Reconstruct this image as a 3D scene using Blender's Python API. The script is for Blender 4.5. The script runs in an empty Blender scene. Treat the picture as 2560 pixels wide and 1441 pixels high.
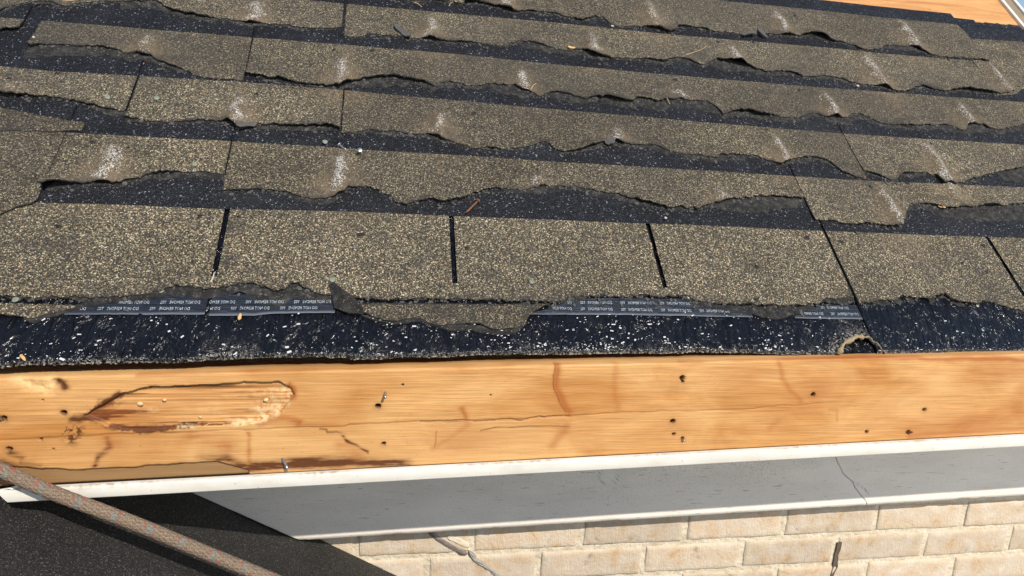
import bpy, math, random
import numpy as np
from mathutils import Matrix, Vector
random.seed(7)
RNG = np.random.RandomState(7)
S = bpy.context.scene
COL = S.collection

# ------------------------------------------------------------------ camera, sky, sun, exposure
CZ = 5.2                                            # camera height above the ground
M = np.array([[0.9828109984916235, 0.023049444503390023, 0.183170042179344],
              [-0.17350289775907524, -0.22369962046017922, 0.9590908321296661],
              [0.06308157982407722, -0.9743855514702878, -0.21585530193359076]])
F_PX, CX, CY = 1750.0, 1280.0, 720.5
cam_d = bpy.data.cameras.new('camera')
cam_d.sensor_width = 36.0
cam_d.lens = F_PX / 2560.0 * 36.0
cam_d.clip_start = 0.01
cam_d.clip_end = 2000.0
cam = bpy.data.objects.new('camera', cam_d)
COL.objects.link(cam)
mw = Matrix.Identity(4)
for i in range(3):
    mw[i][0] = M[i][0]; mw[i][1] = -M[i][1]; mw[i][2] = -M[i][2]
mw[2][3] = CZ
cam.matrix_world = mw
S.camera = cam

SUN_D = np.array([-0.31, 1.0, -0.88])
SUN_D = SUN_D / np.linalg.norm(SUN_D)
world = bpy.data.worlds.new('World')
S.world = world
world.use_nodes = True
wn = world.node_tree
wn.nodes.clear()
wo = wn.nodes.new('ShaderNodeOutputWorld')
wb = wn.nodes.new('ShaderNodeBackground')
ws = wn.nodes.new('ShaderNodeTexSky')
ws.sky_type = 'NISHITA'
ws.sun_disc = False
ws.sun_elevation = math.asin(-SUN_D[2])
ws.sun_rotation = math.atan2(-SUN_D[0], -SUN_D[1])
ws.air_density = 1.0
ws.dust_density = 0.4
wb.inputs[1].default_value = 0.12
wn.links.new(ws.outputs[0], wb.inputs[0])
wn.links.new(wb.outputs[0], wo.inputs[0])
sun_d = bpy.data.lights.new('sun', 'SUN')
sun_d.energy = 4.2
sun_d.angle = math.radians(0.53)
sun_d.color = (1.0, 0.93, 0.83)
sun = bpy.data.objects.new('sun', sun_d)
COL.objects.link(sun)
sun.rotation_euler = Vector(SUN_D).to_track_quat('-Z', 'Y').to_euler()
sun.location = (1, -3, CZ + 3)
S.view_settings.view_transform = 'Standard'
S.view_settings.look = 'None'
S.view_settings.exposure = 0.12
S.view_settings.gamma = 1.0

# ------------------------------------------------------------------ pixel -> place helpers
PITCH = math.radians(42.0)
UW = np.array([1.0, 0, 0])
VW = np.array([0, math.cos(PITCH), math.sin(PITCH)])
NW = np.array([0, -math.sin(PITCH), math.cos(PITCH)])
DR = 0.7765670296067264                             # camera to roof plane


def ray(x, y):
    return M @ np.array([x - CX, y - CY, F_PX])


def uv(x, y):
    r = ray(x, y)
    p = r * (-DR / (NW @ r))
    return p @ UW, p @ VW


def on_y(x, y, Y):
    r = ray(x, y)
    return r * (Y / r[1])


def R(u, v, h):
    """roof coordinates (arrays) -> world"""
    u, v, h = np.broadcast_arrays(np.asarray(u, float), np.asarray(v, float), np.asarray(h, float))
    p = u[..., None] * UW + v[..., None] * VW + (h - DR)[..., None] * NW
    p[..., 2] += CZ
    return p


KC = 2560 / 860.0
CROP = {'A': (0, 0), 'B': (850, 0), 'C': (1700, 0), 'D': (0, 480), 'E': (850, 480), 'F': (1700, 480)}


def px(seq):
    """[('A', [(x,y)..]), ..] crop coordinates -> photo pixels"""
    out = []
    for c, pts in seq:
        ox, oy = CROP[c]
        out += [(ox + a / KC, oy + b / KC) for a, b in pts]
    return out


def uvs(pts):
    return np.array([uv(a, b) for a, b in pts])


# ------------------------------------------------------------------ noise
_P = RNG.rand(4096)


def _h(ix, iy, s):
    return _P[(ix * 127 + iy * 311 + s * 971 + (ix * iy) % 37) % 4096]


def vn(x, y, s=0):
    x = np.asarray(x, float); y = np.asarray(y, float)
    x, y = np.broadcast_arrays(x, y)
    ix = np.floor(x).astype(int); iy = np.floor(y).astype(int)
    fx = x - ix; fy = y - iy
    fx = fx * fx * (3 - 2 * fx); fy = fy * fy * (3 - 2 * fy)
    return ((_h(ix, iy, s) * (1 - fx) + _h(ix + 1, iy, s) * fx) * (1 - fy) +
            (_h(ix, iy + 1, s) * (1 - fx) + _h(ix + 1, iy + 1, s) * fx) * fy) * 2 - 1


def fbm(x, y, o=4, s=0, g=0.5):
    t = 0; a = 1.0; n = 0
    x = np.asarray(x, float); y = np.asarray(y, float)
    for k in range(o):
        t = t + a * vn(x * 2 ** k, y * 2 ** k, s + k * 13)
        n += a; a *= g
    return t / n


def sstep(a, b, x):
    t = np.clip((x - a) / (b - a), 0, 1)
    return t * t * (3 - 2 * t)


# ------------------------------------------------------------------ mesh helpers
def link(name, me, mat=None, parent=None):
    o = bpy.data.objects.new(name, me)
    COL.objects.link(o)
    for m in (mat if isinstance(mat, (list, tuple)) else [mat]):
        if m is not None and len(me.materials) < (len(mat) if isinstance(mat, (list, tuple)) else 1):
            me.materials.append(m)
    if parent is not None:
        o.parent = parent
        o.matrix_parent_inverse = Matrix.Translation(-Vector(ABS[parent.name]))
    return o


ABS = {}


def thing(name, label, cat, loc, group=None):
    o = bpy.data.objects.new(name, None)
    COL.objects.link(o)
    o.empty_display_size = 0.05
    o.location = loc
    ABS[o.name] = tuple(loc)
    o['label'] = label; o['category'] = cat; o['kind'] = 'thing'
    if group:
        o['group'] = group
    return o


def tag(o, label, cat, group=None):
    o['label'] = label; o['category'] = cat; o['kind'] = 'thing'
    if group:
        o['group'] = group
    return o


def child(name, me, mat, parent):
    """part whose mesh is in world coordinates, at the origin"""
    o = link(name, me, mat)
    o.parent = parent
    root = parent
    # parts of meshes sit at the origin, only the Empty is offset
    if parent.name in ABS:
        o.matrix_parent_inverse = Matrix.Translation(-Vector(ABS[parent.name]))
    return o


def mk(verts, faces, smooth=True, mats=None, attrs=None, uvmap=None):
    me = bpy.data.meshes.new('m')
    v = np.asarray(verts, float).reshape(-1, 3)
    if isinstance(faces, np.ndarray) and faces.ndim == 2:
        n, k = faces.shape
        me.vertices.add(len(v)); me.vertices.foreach_set('co', v.ravel())
        me.loops.add(n * k); me.loops.foreach_set('vertex_index', faces.astype(np.int32).ravel())
        me.polygons.add(n)
        me.polygons.foreach_set('loop_start', np.arange(0, n * k, k, dtype=np.int32))
    else:
        me.from_pydata([tuple(p) for p in v], [], [tuple(int(i) for i in f) for f in faces])
    me.update(calc_edges=True)
    np_ = len(me.polygons)
    me.polygons.foreach_set('use_smooth', np.full(np_, smooth, dtype=bool))
    if mats is not None:
        me.polygons.foreach_set('material_index', np.asarray(mats, np.int32))
    if attrs:
        for k, a in attrs.items():
            at = me.attributes.new(k, 'FLOAT', 'POINT')
            at.data.foreach_set('value', np.asarray(a, np.float32).ravel())
    if uvmap is not None:
        l = me.uv_layers.new(name='UVMap')
        vi = np.zeros(len(me.loops), np.int32); me.loops.foreach_get('vertex_index', vi)
        l.data.foreach_set('uv', np.asarray(uvmap, np.float32).reshape(-1, 2)[vi].ravel())
    me.validate()
    return me


def grid_faces(nc, nr, mask=None, off=0):
    i = np.arange(nc - 1)[:, None] * nr + np.arange(nr - 1)[None, :]
    f = np.stack([i, i + nr, i + nr + 1, i + 1], -1)
    if mask is not None:
        return f[mask] + off
    return f.reshape(-1, 4) + off


def box(a, b):
    (x0, y0, z0), (x1, y1, z1) = a, b
    v = [(x0, y0, z0), (x1, y0, z0), (x1, y1, z0), (x0, y1, z0), (x0, y0, z1), (x1, y0, z1), (x1, y1, z1), (x0, y1, z1)]
    f = [(0, 3, 2, 1), (4, 5, 6, 7), (0, 1, 5, 4), (1, 2, 6, 5), (2, 3, 7, 6), (3, 0, 4, 7)]
    return np.array(v, float), f


def tube(pts, rad, n=10, cap=True):
    pts = np.asarray(pts, float); m = len(pts)
    rad = np.broadcast_to(np.asarray(rad, float), (m,))
    t = np.gradient(pts, axis=0); t /= np.linalg.norm(t, axis=1)[:, None] + 1e-12
    ref = np.array([0.3, 0.2, 1.0]) if abs(t[0][2]) < 0.9 else np.array([1.0, 0.2, 0])
    a = np.cross(t, ref); a /= np.linalg.norm(a, axis=1)[:, None]
    b = np.cross(t, a)
    th = np.linspace(0, 2 * np.pi, n, endpoint=False)
    v = pts[:, None] + rad[:, None, None] * (np.cos(th)[None, :, None] * a[:, None] + np.sin(th)[None, :, None] * b[:, None])
    f = []
    for i in range(m - 1):
        for j in range(n):
            f.append((i * n + j, i * n + (j + 1) % n, (i + 1) * n + (j + 1) % n, (i + 1) * n + j))
    if cap:
        f.append(tuple(range(n - 1, -1, -1))); f.append(tuple((m - 1) * n + j for j in range(n)))
    return v.reshape(-1, 3), f


def join(parts):
    V = []; Fs = []; o = 0
    for v, f in parts:
        V.append(np.asarray(v)); Fs += [tuple(i + o for i in q) for q in f]; o += len(v)
    return np.concatenate(V), Fs


# ------------------------------------------------------------------ materials
class Nt:
    def __init__(s, name):
        s.m = bpy.data.materials.new(name); s.m.use_nodes = True
        s.t = s.m.node_tree; s.t.nodes.clear()
        s.out = s.n('ShaderNodeOutputMaterial'); s.b = s.n('ShaderNodeBsdfPrincipled')
        s.l(s.b.outputs[0], s.out.inputs[0])
        s.co = s.n('ShaderNodeTexCoord').outputs['Object']

    def n(s, t, **k):
        q = s.t.nodes.new(t)
        for a, b in k.items():
            setattr(q, a, b)
        return q

    def l(s, a, b):
        s.t.links.new(a, b)

    def set(s, sock, v):
        if hasattr(v, 'links') or isinstance(v, bpy.types.NodeSocket):
            s.l(v, sock)
        else:
            if isinstance(v, tuple) and len(v) == 3 and sock.type == 'RGBA':
                v = (*v, 1)
            sock.default_value = v

    def map(s, scale, src=None, loc=(0, 0, 0)):
        q = s.n('ShaderNodeMapping'); s.l(src or s.co, q.inputs[0])
        q.inputs['Scale'].default_value = scale; q.inputs['Location'].default_value = loc
        return q.outputs[0]

    def noise(s, scale, detail=3, src=None, rough=0.55, dist=0.0, col=False):
        q = s.n('ShaderNodeTexNoise'); s.l(src or s.co, q.inputs['Vector'])
        q.inputs['Scale'].default_value = scale; q.inputs['Detail'].default_value = detail
        q.inputs['Roughness'].default_value = rough; q.inputs['Distortion'].default_value = dist
        return q.outputs[1 if col else 0]

    def vor(s, scale, src=None, feature='F1', rnd=1.0):
        q = s.n('ShaderNodeTexVoronoi', feature=feature); s.l(src or s.co, q.inputs['Vector'])
        q.inputs['Scale'].default_value = scale; q.inputs['Randomness'].default_value = rnd
        return q

    def ramp(s, fac, stops, interp='LINEAR'):
        q = s.n('ShaderNodeValToRGB'); s.l(fac, q.inputs[0]); q.color_ramp.interpolation = interp
        e = q.color_ramp.elements
        while len(e) < len(stops):
            e.new(0.5)
        for a, (p, c) in zip(e, stops):
            a.position = p
            a.color = (c, c, c, 1) if isinstance(c, (int, float)) else (*c, 1)
        return q.outputs[0]

    def mix(s, fac, a, b, mode='MIX'):
        q = s.n('ShaderNodeMix', data_type='RGBA', blend_type=mode)
        s.set(q.inputs[0], fac); s.set(q.inputs[6], a); s.set(q.inputs[7], b)
        return q.outputs[2]

    def math(s, op, a, b=None, clamp=False):
        q = s.n('ShaderNodeMath', operation=op, use_clamp=clamp)
        s.set(q.inputs[0], a)
        if b is not None:
            s.set(q.inputs[1], b)
        return q.outputs[0]

    def attr(s, name):
        return s.n('ShaderNodeAttribute', attribute_name=name).outputs['Fac']

    def sep(s, c):
        return s.n('ShaderNodeSeparateColor'), c

    def chan(s, c, i):
        q = s.n('ShaderNodeSeparateColor'); s.l(c, q.inputs[0]); return q.outputs[i]

    def rand(s):
        return s.n('ShaderNodeObjectInfo').outputs['Random']

    def bump(s, h, strength=0.5, dist=0.001, prev=None):
        q = s.n('ShaderNodeBump'); s.l(h, q.inputs['Height'])
        q.inputs['Strength'].default_value = strength; q.inputs['Distance'].default_value = dist
        if prev is not None:
            s.l(prev, q.inputs['Normal'])
        return q.outputs[0]

    def fin(s, col=None, rough=None, normal=None, spec=None, metal=None, **k):
        if col is not None: s.set(s.b.inputs['Base Color'], col)
        if rough is not None: s.set(s.b.inputs['Roughness'], rough)
        if normal is not None: s.l(normal, s.b.inputs['Normal'])
        if spec is not None: s.set(s.b.inputs['Specular IOR Level'], spec)
        if metal is not None: s.set(s.b.inputs['Metallic'], metal)
        for a, b in k.items():
            s.set(s.b.inputs[a], b)
        return s.m


def m_granules(name, tone=1.0, olive=0.0):
    g = Nt(name)
    v = g.vor(760)
    r = g.chan(v.outputs['Color'], 0); gg = g.chan(v.outputs['Color'], 1)
    base = g.ramp(r, [(0.0, (.018, .017, .0145)), (.36, (.040, .036, .029)), (.56, (.078, .068, .050)),
                      (.76, (.145, .123, .086)), (.90, (.28, .238, .163)), (1.0, (.62, .54, .39))])
    tint = g.ramp(gg, [(0, (.92, .96, 1.0)), (.35, (1, .98, .9)), (.7, (1.0, .95, .86)), (.94, (1.08, .86, .66)), (1, (.8, 1.0, .9))])
    c = g.mix(1.0, base, tint, 'MULTIPLY')
    big = g.noise(7, 4)
    mid = g.noise(60, 3)
    k = g.math('MULTIPLY', g.ramp(big, [(.3, .78 * tone), (.7, 1.15 * tone)]), g.ramp(mid, [(.3, .9), (.7, 1.08)]))
    k = g.math('MULTIPLY', k, g.math('ADD', g.math('MULTIPLY', g.rand(), .46), .78))
    k = g.math('MULTIPLY', k, g.ramp(g.noise(2.2, 3), [(.35, .82), (.65, 1.12)]))
    c = g.mix(1.0, c, k, 'MULTIPLY')
    # dust film on the upper courses, scuffed nail bumps
    dust = g.attr('dust'); halo = g.attr('halo'); scuff = g.attr('scuff'); sm = g.attr('smudge')
    c = g.mix(g.math('MULTIPLY', dust, .6), c, g.mix(g.noise(260, 2), (.030, .027, .023), (.080, .070, .057)))
    hn = g.math('MULTIPLY', halo, g.ramp(g.noise(120, 3), [(.25, .6), (.6, 1.0)]))
    c = g.mix(g.math('MULTIPLY', hn, .85), c, g.mix(g.noise(90, 4), (.115, .083, .050), (.225, .168, .105)))
    sn = g.math('GREATER_THAN', g.math('MULTIPLY', scuff, .88), gg)
    c = g.mix(g.math('MULTIPLY', sn, .9), c, g.ramp(r, [(.22, (.035, .033, .030)), (.42, (.25, .23, .20)), (.9, (.62, .58, .52))]))
    c = g.mix(g.math('MULTIPLY', sm, .75), c, (.03, .028, .026))
    b = g.bump(v.outputs['Distance'], .55, .0016)
    return g.fin(c, .82, b, .35)


def m_headlap():
    g = Nt('black headlap granules')
    v = g.vor(600)
    r = g.chan(v.outputs['Color'], 0)
    c = g.ramp(r, [(0, (.0055, .0056, .0068)), (.60, (.0095, .0098, .0125)), (.92, (.017, .0185, .025)), (.975, (.050, .055, .068)), (1, (.26, .27, .30))])  # sparse palest cells paint sun glints into the black granules
    c = g.mix(1.0, c, g.ramp(g.noise(18, 3), [(.3, .7), (.7, 1.3)]), 'MULTIPLY')
    c = g.mix(g.ramp(g.noise(9, 4), [(.52, 0.0), (.75, .25)]), c, (.030, .030, .030))
    b = g.bump(v.outputs['Distance'], .7, .0016)
    return g.fin(c, g.ramp(r, [(0, .7), (1, .3)]), b, .22)


def m_torn():
    g = Nt('torn asphalt mat')
    n1 = g.noise(90, 5); n2 = g.noise(700, 2)
    c = g.ramp(n1, [(.28, (.014, .0135, .013)), (.5, (.036, .034, .032)), (.72, (.085, .080, .072))])
    v = g.vor(800)
    c = g.mix(g.math('MULTIPLY', g.math('GREATER_THAN', g.chan(v.outputs['Color'], 0), .975), .7), c, (.22, .20, .16))
    n3 = g.noise(1.0, 4, g.map((160, 420, 420)), .65, 1.5)
    c = g.mix(g.ramp(n3, [(.58, 0.0), (.72, .55)]), c, (.13, .122, .108))
    h = g.math('ADD', g.math('ADD', n1, g.math('MULTIPLY', n2, .5)), n3)
    return g.fin(c, .8, g.bump(h, 1.0, .004), .3)


def m_edge():
    g = Nt('broken shingle edge')
    c = g.ramp(g.noise(260, 4), [(.3, (.006, .006, .006)), (.6, (.02, .019, .018)), (.85, (.07, .064, .055))])
    return g.fin(c, .85, g.bump(g.noise(500, 3), .6, .001))


def m_membrane():
    g = Nt('glossy black eave membrane')
    wr = g.noise(1.0, 3, g.map((85, 26, 26)), .5, 1.8)
    fine = g.noise(1.0, 3, g.map((420, 160, 160)), .6, .8)
    cl = g.ramp(g.noise(11, 4), [(.44, 0.0), (.66, 1.0)])
    # white glints painted as flecks, with mineral residue: uneven blobs and dashes, in drifts
    n1 = g.noise(1.0, 2, g.map((150, 330, 330)), .5, .5)
    n2 = g.noise(1.0, 2, g.map((520, 700, 700)), .5, .3)
    th = g.math('SUBTRACT', .765, g.math('MULTIPLY', cl, .115))
    fl = g.math('GREATER_THAN', n1, th)
    fl2 = g.math('GREATER_THAN', n2, g.math('SUBTRACT', .77, g.math('MULTIPLY', cl, .06)))
    edge = g.attr('rim')
    c = g.ramp(fine, [(.3, (.0025, .0027, .0035)), (.75, (.008, .0085, .011))])
    c = g.mix(g.ramp(g.noise(30, 4, dist=1.0), [(.60, 0.0), (.8, .35)]), c, (.034, .033, .030))
    c = g.mix(g.math('MULTIPLY', fl2, .5), c, (.20, .21, .23))
    en = g.math('MULTIPLY', edge, g.ramp(g.noise(1.0, 4, g.map((330, 330, 330)), .6, .6), [(.47, 0.0), (.60, 1.0)]))
    c = g.mix(g.math('MULTIPLY', en, .95), c, g.mix(g.noise(70), (.20, .16, .10), (.66, .63, .58)))
    h = g.math('ADD', wr, g.math('MULTIPLY', fine, .10))
    b = g.bump(h, 1.0, .007)
    return g.fin(c, g.ramp(g.noise(40, 3), [(.3, .10), (.7, .26)]), b, .45)


def m_tape():
    g = Nt('clear release tape over asphalt')
    n = g.noise(1.0, 4, g.map((60, 500, 500)), .6, .5)
    c = g.ramp(n, [(.35, (.007, .009, .014)), (.6, (.020, .024, .034)), (.8, (.085, .095, .115))])
    c = g.mix(g.math('MULTIPLY', g.attr('rim'), .7), c, (.22, .24, .28))
    return g.fin(c, .3, g.bump(n, .4, .0015), .5)


def m_print():
    g = Nt('pale printed lettering')
    c = g.mix(g.ramp(g.noise(500, 2), [(.35, 0.0), (.6, 1.0)]), (.12, .145, .17), (.50, .56, .60))
    return g.fin(c, .5)


def m_wood(name, a=(.60, .330, .112), b=(.45, .198, .054), painted=False, bare=False):
    g = Nt(name)
    warp = g.noise(1.0, 3, g.map((1.6, 9, 9)), .5)
    sp = g.n('ShaderNodeSeparateXYZ'); g.l(g.co, sp.inputs[0])
    z = g.math('ADD', sp.outputs[2], g.math('MULTIPLY', warp, .016))
    z = g.math('ADD', z, g.math('MULTIPLY', g.attr('bend'), .005))
    fr = g.math('MULTIPLY', g.attr('fine'), 120)
    ring = g.n('ShaderNodeTexNoise'); ring.noise_dimensions = '2D'
    cb = g.n('ShaderNodeCombineXYZ'); g.l(g.math('MULTIPLY', z, 260), cb.inputs[1]); g.l(g.math('MULTIPLY', sp.outputs[0], .9), cb.inputs[0])
    g.l(cb.outputs[0], ring.inputs['Vector']); ring.inputs['Scale'].default_value = 1.0; ring.inputs['Detail'].default_value = 3
    fiber = g.noise(1.0, 3, g.map((14, 900, 900)), .6)
    blotch = g.ramp(g.noise(1.0, 4, g.map((5.5, 13, 13)), .55, .8), [(.36, 0.0), (.62, 1.0)])
    ring2 = g.noise(1.0, 3, g.map((2.2, 420, 420)), .6, .25)
    pores = g.noise(1.0, 3, g.map((45, 1000, 1000)), .65, .2)
    c = g.mix(g.ramp(ring.outputs[0], [(.32, .15), (.62, 1.0)]), b, a)
    c = g.mix(g.ramp(ring2, [(.34, .30), (.48, 0.0)]), c, (b[0] * .72, b[1] * .6, b[2] * .5))
    c = g.mix(.62, c, g.mix(blotch, (a[0] * .78, a[1] * .58, a[2] * .42), (a[0] * 1.22, a[1] * 1.28, a[2] * 1.55)))
    c = g.mix(1.0, c, g.ramp(fiber, [(.3, .72), (.65, 1.14)]), 'MULTIPLY')
    c = g.mix(g.ramp(pores, [(.66, 0.0), (.74, .55)]), c, (.17, .07, .022))
    if not bare:
        c = g.mix(g.attr('pale'), c, (.74, .47, .21))
        st = g.math('MULTIPLY', g.attr('stain'), g.ramp(g.noise(1.0, 4, g.map((60, 260, 260)), .6), [(.30, .75), (.60, 1.35)]), True)
        c = g.mix(st, c, (.110, .036, .011))
        c = g.mix(g.attr('rust'), c, (.36, .105, .022))
        c = g.mix(g.attr('grey'), c, g.mix(fiber, (.17, .095, .04), (.34, .20, .09)))
        fo = g.math('MULTIPLY', g.attr('foam'), g.ramp(g.noise(150, 5, rough=.65), [(.44, 0.0), (.56, 1.0)]))
        c = g.mix(g.math('MULTIPLY', fo, .85), c, (.78, .62, .36))
        c = g.mix(g.attr('hole'), c, (.012, .008, .006))
        dr = g.math('MULTIPLY', g.math('GREATER_THAN', g.noise(420, 2), .715), .5)
        c = g.mix(dr, c, (.14, .06, .025))
    hh = g.math('ADD', g.math('MULTIPLY', fiber, .6), ring.outputs[0])
    return g.fin(c, .62, g.bump(hh, .25, .0012), .3)


def m_plywood():
    g = Nt('orange plywood sheathing')
    n = g.noise(1.0, 4, g.map((3.5, 26, 26)), .6, 1.4)
    f = g.noise(1.0, 3, g.map((30, 700, 700)), .6)
    c = g.ramp(n, [(.28, (.36, .13, .035)), (.5, (.56, .27, .09)), (.72, (.68, .38, .15))])
    c = g.mix(1.0, c, g.ramp(f, [(.3, .85), (.7, 1.08)]), 'MULTIPLY')
    d = g.math('GREATER_THAN', g.noise(1.0, 3, g.map((60, 120, 120))), .70)
    c = g.mix(g.math('MULTIPLY', d, .6), c, (.14, .05, .018))
    return g.fin(c, .7, g.bump(f, .2, .001))


def m_white(name, col=(.72, .70, .635), dirt=.55, rough=.42):
    g = Nt(name)
    n = g.noise(14, 5, g.map((1, 2.5, 2.5)), .65)
    c = g.mix(g.ramp(n, [(.4, 0.0), (.8, dirt)]), col, (.52, .46, .36))
    sp = g.math('GREATER_THAN', g.noise(260, 3), .715)
    c = g.mix(g.math('MULTIPLY', sp, .55), c, (.22, .17, .11))
    tr = g.attr('grime')
    c = g.mix(g.math('MULTIPLY', tr, g.ramp(g.noise(120, 4), [(.4, 0.0), (.65, .9)])), c, (.28, .19, .11))
    return g.fin(c, rough, g.bump(g.noise(50, 3), .12, .0015))


def m_frieze():
    g = Nt('weathered white paint on board')
    n = g.noise(1.0, 5, g.map((6, 20, 20)), .6)
    c = g.ramp(n, [(.3, (.74, .68, .60)), (.7, (.87, .80, .71))])
    sp = g.noise(420, 3)
    c = g.mix(g.math('MULTIPLY', g.ramp(sp, [(.54, 0.0), (.70, .75)]), g.math('ADD', .3, g.attr('mildew'))), c, (.16, .15, .13))
    gr = g.noise(1.0, 3, g.map((26, 430, 430)), .6)
    c = g.mix(g.ramp(gr, [(.655, 0.0), (.70, .6)]), c, (.11, .10, .09))
    c = g.mix(g.attr('crack'), c, (.02, .018, .016))
    c = g.mix(g.math('MULTIPLY', g.attr('knot'), .35), c, (.86, .85, .82))
    return g.fin(c, .6, g.bump(gr, .25, .001))


def m_brick():
    g = Nt('buff pink brick')
    rn = g.rand()
    off = g.n('ShaderNodeCombineXYZ'); g.l(g.math('MULTIPLY', rn, 37), off.inputs[0]); g.l(g.math('MULTIPLY', rn, 11), off.inputs[2])
    ad = g.n('ShaderNodeVectorMath', operation='ADD'); g.l(g.co, ad.inputs[0]); g.l(off.outputs[0], ad.inputs[1])
    P = ad.outputs[0]
    n = g.noise(26, 5, P, .6, .5)
    c = g.ramp(n, [(.30, (.47, .30, .16)), (.39, (.55, .42, .285)), (.52, (.57, .475, .37)), (.64, (.61, .53, .435)), (.74, (.73, .69, .62))])
    c = g.mix(g.ramp(g.noise(1.0, 4, g.map((240, 30, 30), P), .6), [(.3, .28), (.6, 0.0)]), c, (.50, .36, .23))
    c = g.mix(1.0, c, g.math('ADD', .88, g.math('MULTIPLY', rn, .22)), 'MULTIPLY')
    c = g.mix(g.ramp(g.noise(430, 3, P), [(.62, 0.0), (.74, .5)]), c, (.36, .25, .16))
    c = g.mix(g.math('MULTIPLY', g.attr('smear'), g.ramp(g.noise(75, 4, P), [(.32, 0.0), (.58, .8)])), c, (.64, .56, .42))
    c = g.mix(g.attr('chip'), c, (.16, .10, .06))
    h = g.math('ADD', g.noise(150, 5, P, .65), g.math('MULTIPLY', g.noise(1.0, 3, g.map((420, 40, 40), P)), .7))
    return g.fin(c, .9, g.bump(h, .6, .004), .15)


def m_mortar():
    g = Nt('cream mortar')
    c = g.ramp(g.noise(40, 5), [(.3, (.52, .445, .33)), (.55, (.645, .565, .435)), (.8, (.73, .66, .535))])
    c = g.mix(g.ramp(g.noise(350, 3), [(.66, 0.0), (.76, .5)]), c, (.36, .27, .16))
    return g.fin(c, .95, g.bump(g.noise(130, 5), .9, .005), .1)


def m_low():
    g = Nt('dark grey roof granules')
    v = g.vor(900)
    r = g.chan(v.outputs['Color'], 0)
    c = g.ramp(r, [(0, (.012, .0112, .0108)), (.55, (.021, .0195, .0185)), (.85, (.042, .038, .036)), (.96, (.095, .087, .08)), (1, (.26, .245, .225))])
    c = g.mix(1.0, c, g.ramp(g.noise(5, 4), [(.3, .8), (.7, 1.35)]), 'MULTIPLY')
    return g.fin(c, .75, g.bump(v.outputs['Distance'], .6, .0016), .4)


def m_rope():
    g = Nt('braided tan rope')
    uvn = g.n('ShaderNodeUVMap').outputs[0]
    sp = g.n('ShaderNodeSeparateXYZ'); g.l(uvn, sp.inputs[0])
    band = g.attr('band'); red = g.attr('red')
    f = g.noise(700, 3)
    c = g.ramp(f, [(.3, (.125, .090, .062)), (.55, (.245, .185, .132)), (.75, (.39, .31, .235))])
    c = g.mix(g.math('MULTIPLY', g.attr('groove'), .72), c, (.055, .032, .022))
    c = g.mix(g.math('MULTIPLY', band, .85), c, g.mix(f, (.06, .11, .115), (.24, .32, .32)))
    c = g.mix(g.math('MULTIPLY', red, .85), c, g.mix(f, (.20, .04, .03), (.40, .13, .10)))
    return g.fin(c, .9, g.bump(f, .6, .0012), .15)


def m_simple(name, col, rough=.6, metal=0.0, var=.25, scale=200, bump=.3):
    g = Nt(name)
    n = g.noise(scale, 4)
    c = g.mix(n, tuple(x * (1 - var) for x in col), tuple(min(1, x * (1 + var)) for x in col))
    return g.fin(c, rough, g.bump(n, bump, .001), .4, metal)


MAT = dict(
    tan=m_granules('tan shingle granules', 1.0), head=m_headlap(), torn=m_torn(), edge=m_edge(), memb=m_membrane(), tape=m_tape(),
    prnt=m_print(), wood=m_wood('raw fascia lumber'), end=m_wood('bare lumber', bare=True), ply=m_plywood(),
    white=m_white('white coated metal'), frieze=m_frieze(), brick=m_brick(), mortar=m_mortar(), low=m_low(), rope=m_rope(),
    steel=m_simple('galvanised nail', (.42, .42, .43), .35, .9, .3, 300), rust=m_simple('rusty nail', (.20, .10, .055), .65, .5, .5, 300),
    hole=m_simple('tar filled hole', (.010, .009, .008), .7, 0, .4, 300), flake=m_simple('pale plastic disc', (.21, .23, .18), .35, 0, .25, 120, .1),
    scrap=m_simple('grey shingle scrap', (.075, .072, .068), .8, 0, .5, 120, .8), chip=m_simple('wood chip', (.62, .38, .17), .8, 0, .35, 120, .5),
    straw=m_simple('dry straw', (.50, .36, .19), .8, 0, .3, 200), stone=m_simple('pale grit', (.50, .44, .38), .8, 0, .3, 120, .6),
    caulk=m_simple('old cream caulk', (.63, .55, .42), .7, 0, .25, 60, .6), flash=m_simple('weathered flashing', (.20, .165, .15), .5, .3, .5, 90, .5),
    silv=m_simple('crumbled sealant', (.30, .28, .25), .6, 0, .4, 160, .8), trimb=m_simple('brown rake metal', (.30, .235, .155), .5, .2, .3, 30, .3),
    ground=m_simple('pale bounce ground', (.58, .555, .50), .9, 0, .12, 3, .5), foam=m_simple('dried glue foam', (.70, .50, .26), .8, 0, .2, 200, .6),
    soff=m_white('soffit paint', (.72, .71, .68), .3, .6),
)

# ------------------------------------------------------------------ unseen ground far below, made pale to bounce light onto the frieze
gv = np.array([(-200, -200, 0), (200, -200, 0), (200, 200, 0), (-200, 200, 0)], float)
go = link('ground', mk(gv, [(0, 1, 2, 3)]), MAT['ground'])
go['kind'] = 'structure'

# ------------------------------------------------------------------ MAIN ROOF
EX = 0.127
V1L = 0.6744571 - 0.0
roof = thing('main_roof', 'partly stripped sloping roof with torn brown asphalt shingles above the wooden fascia', 'roof', (0.3, 0.85, CZ - 0.30))
U_L, U_R = -1.0, 1.475

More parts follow.
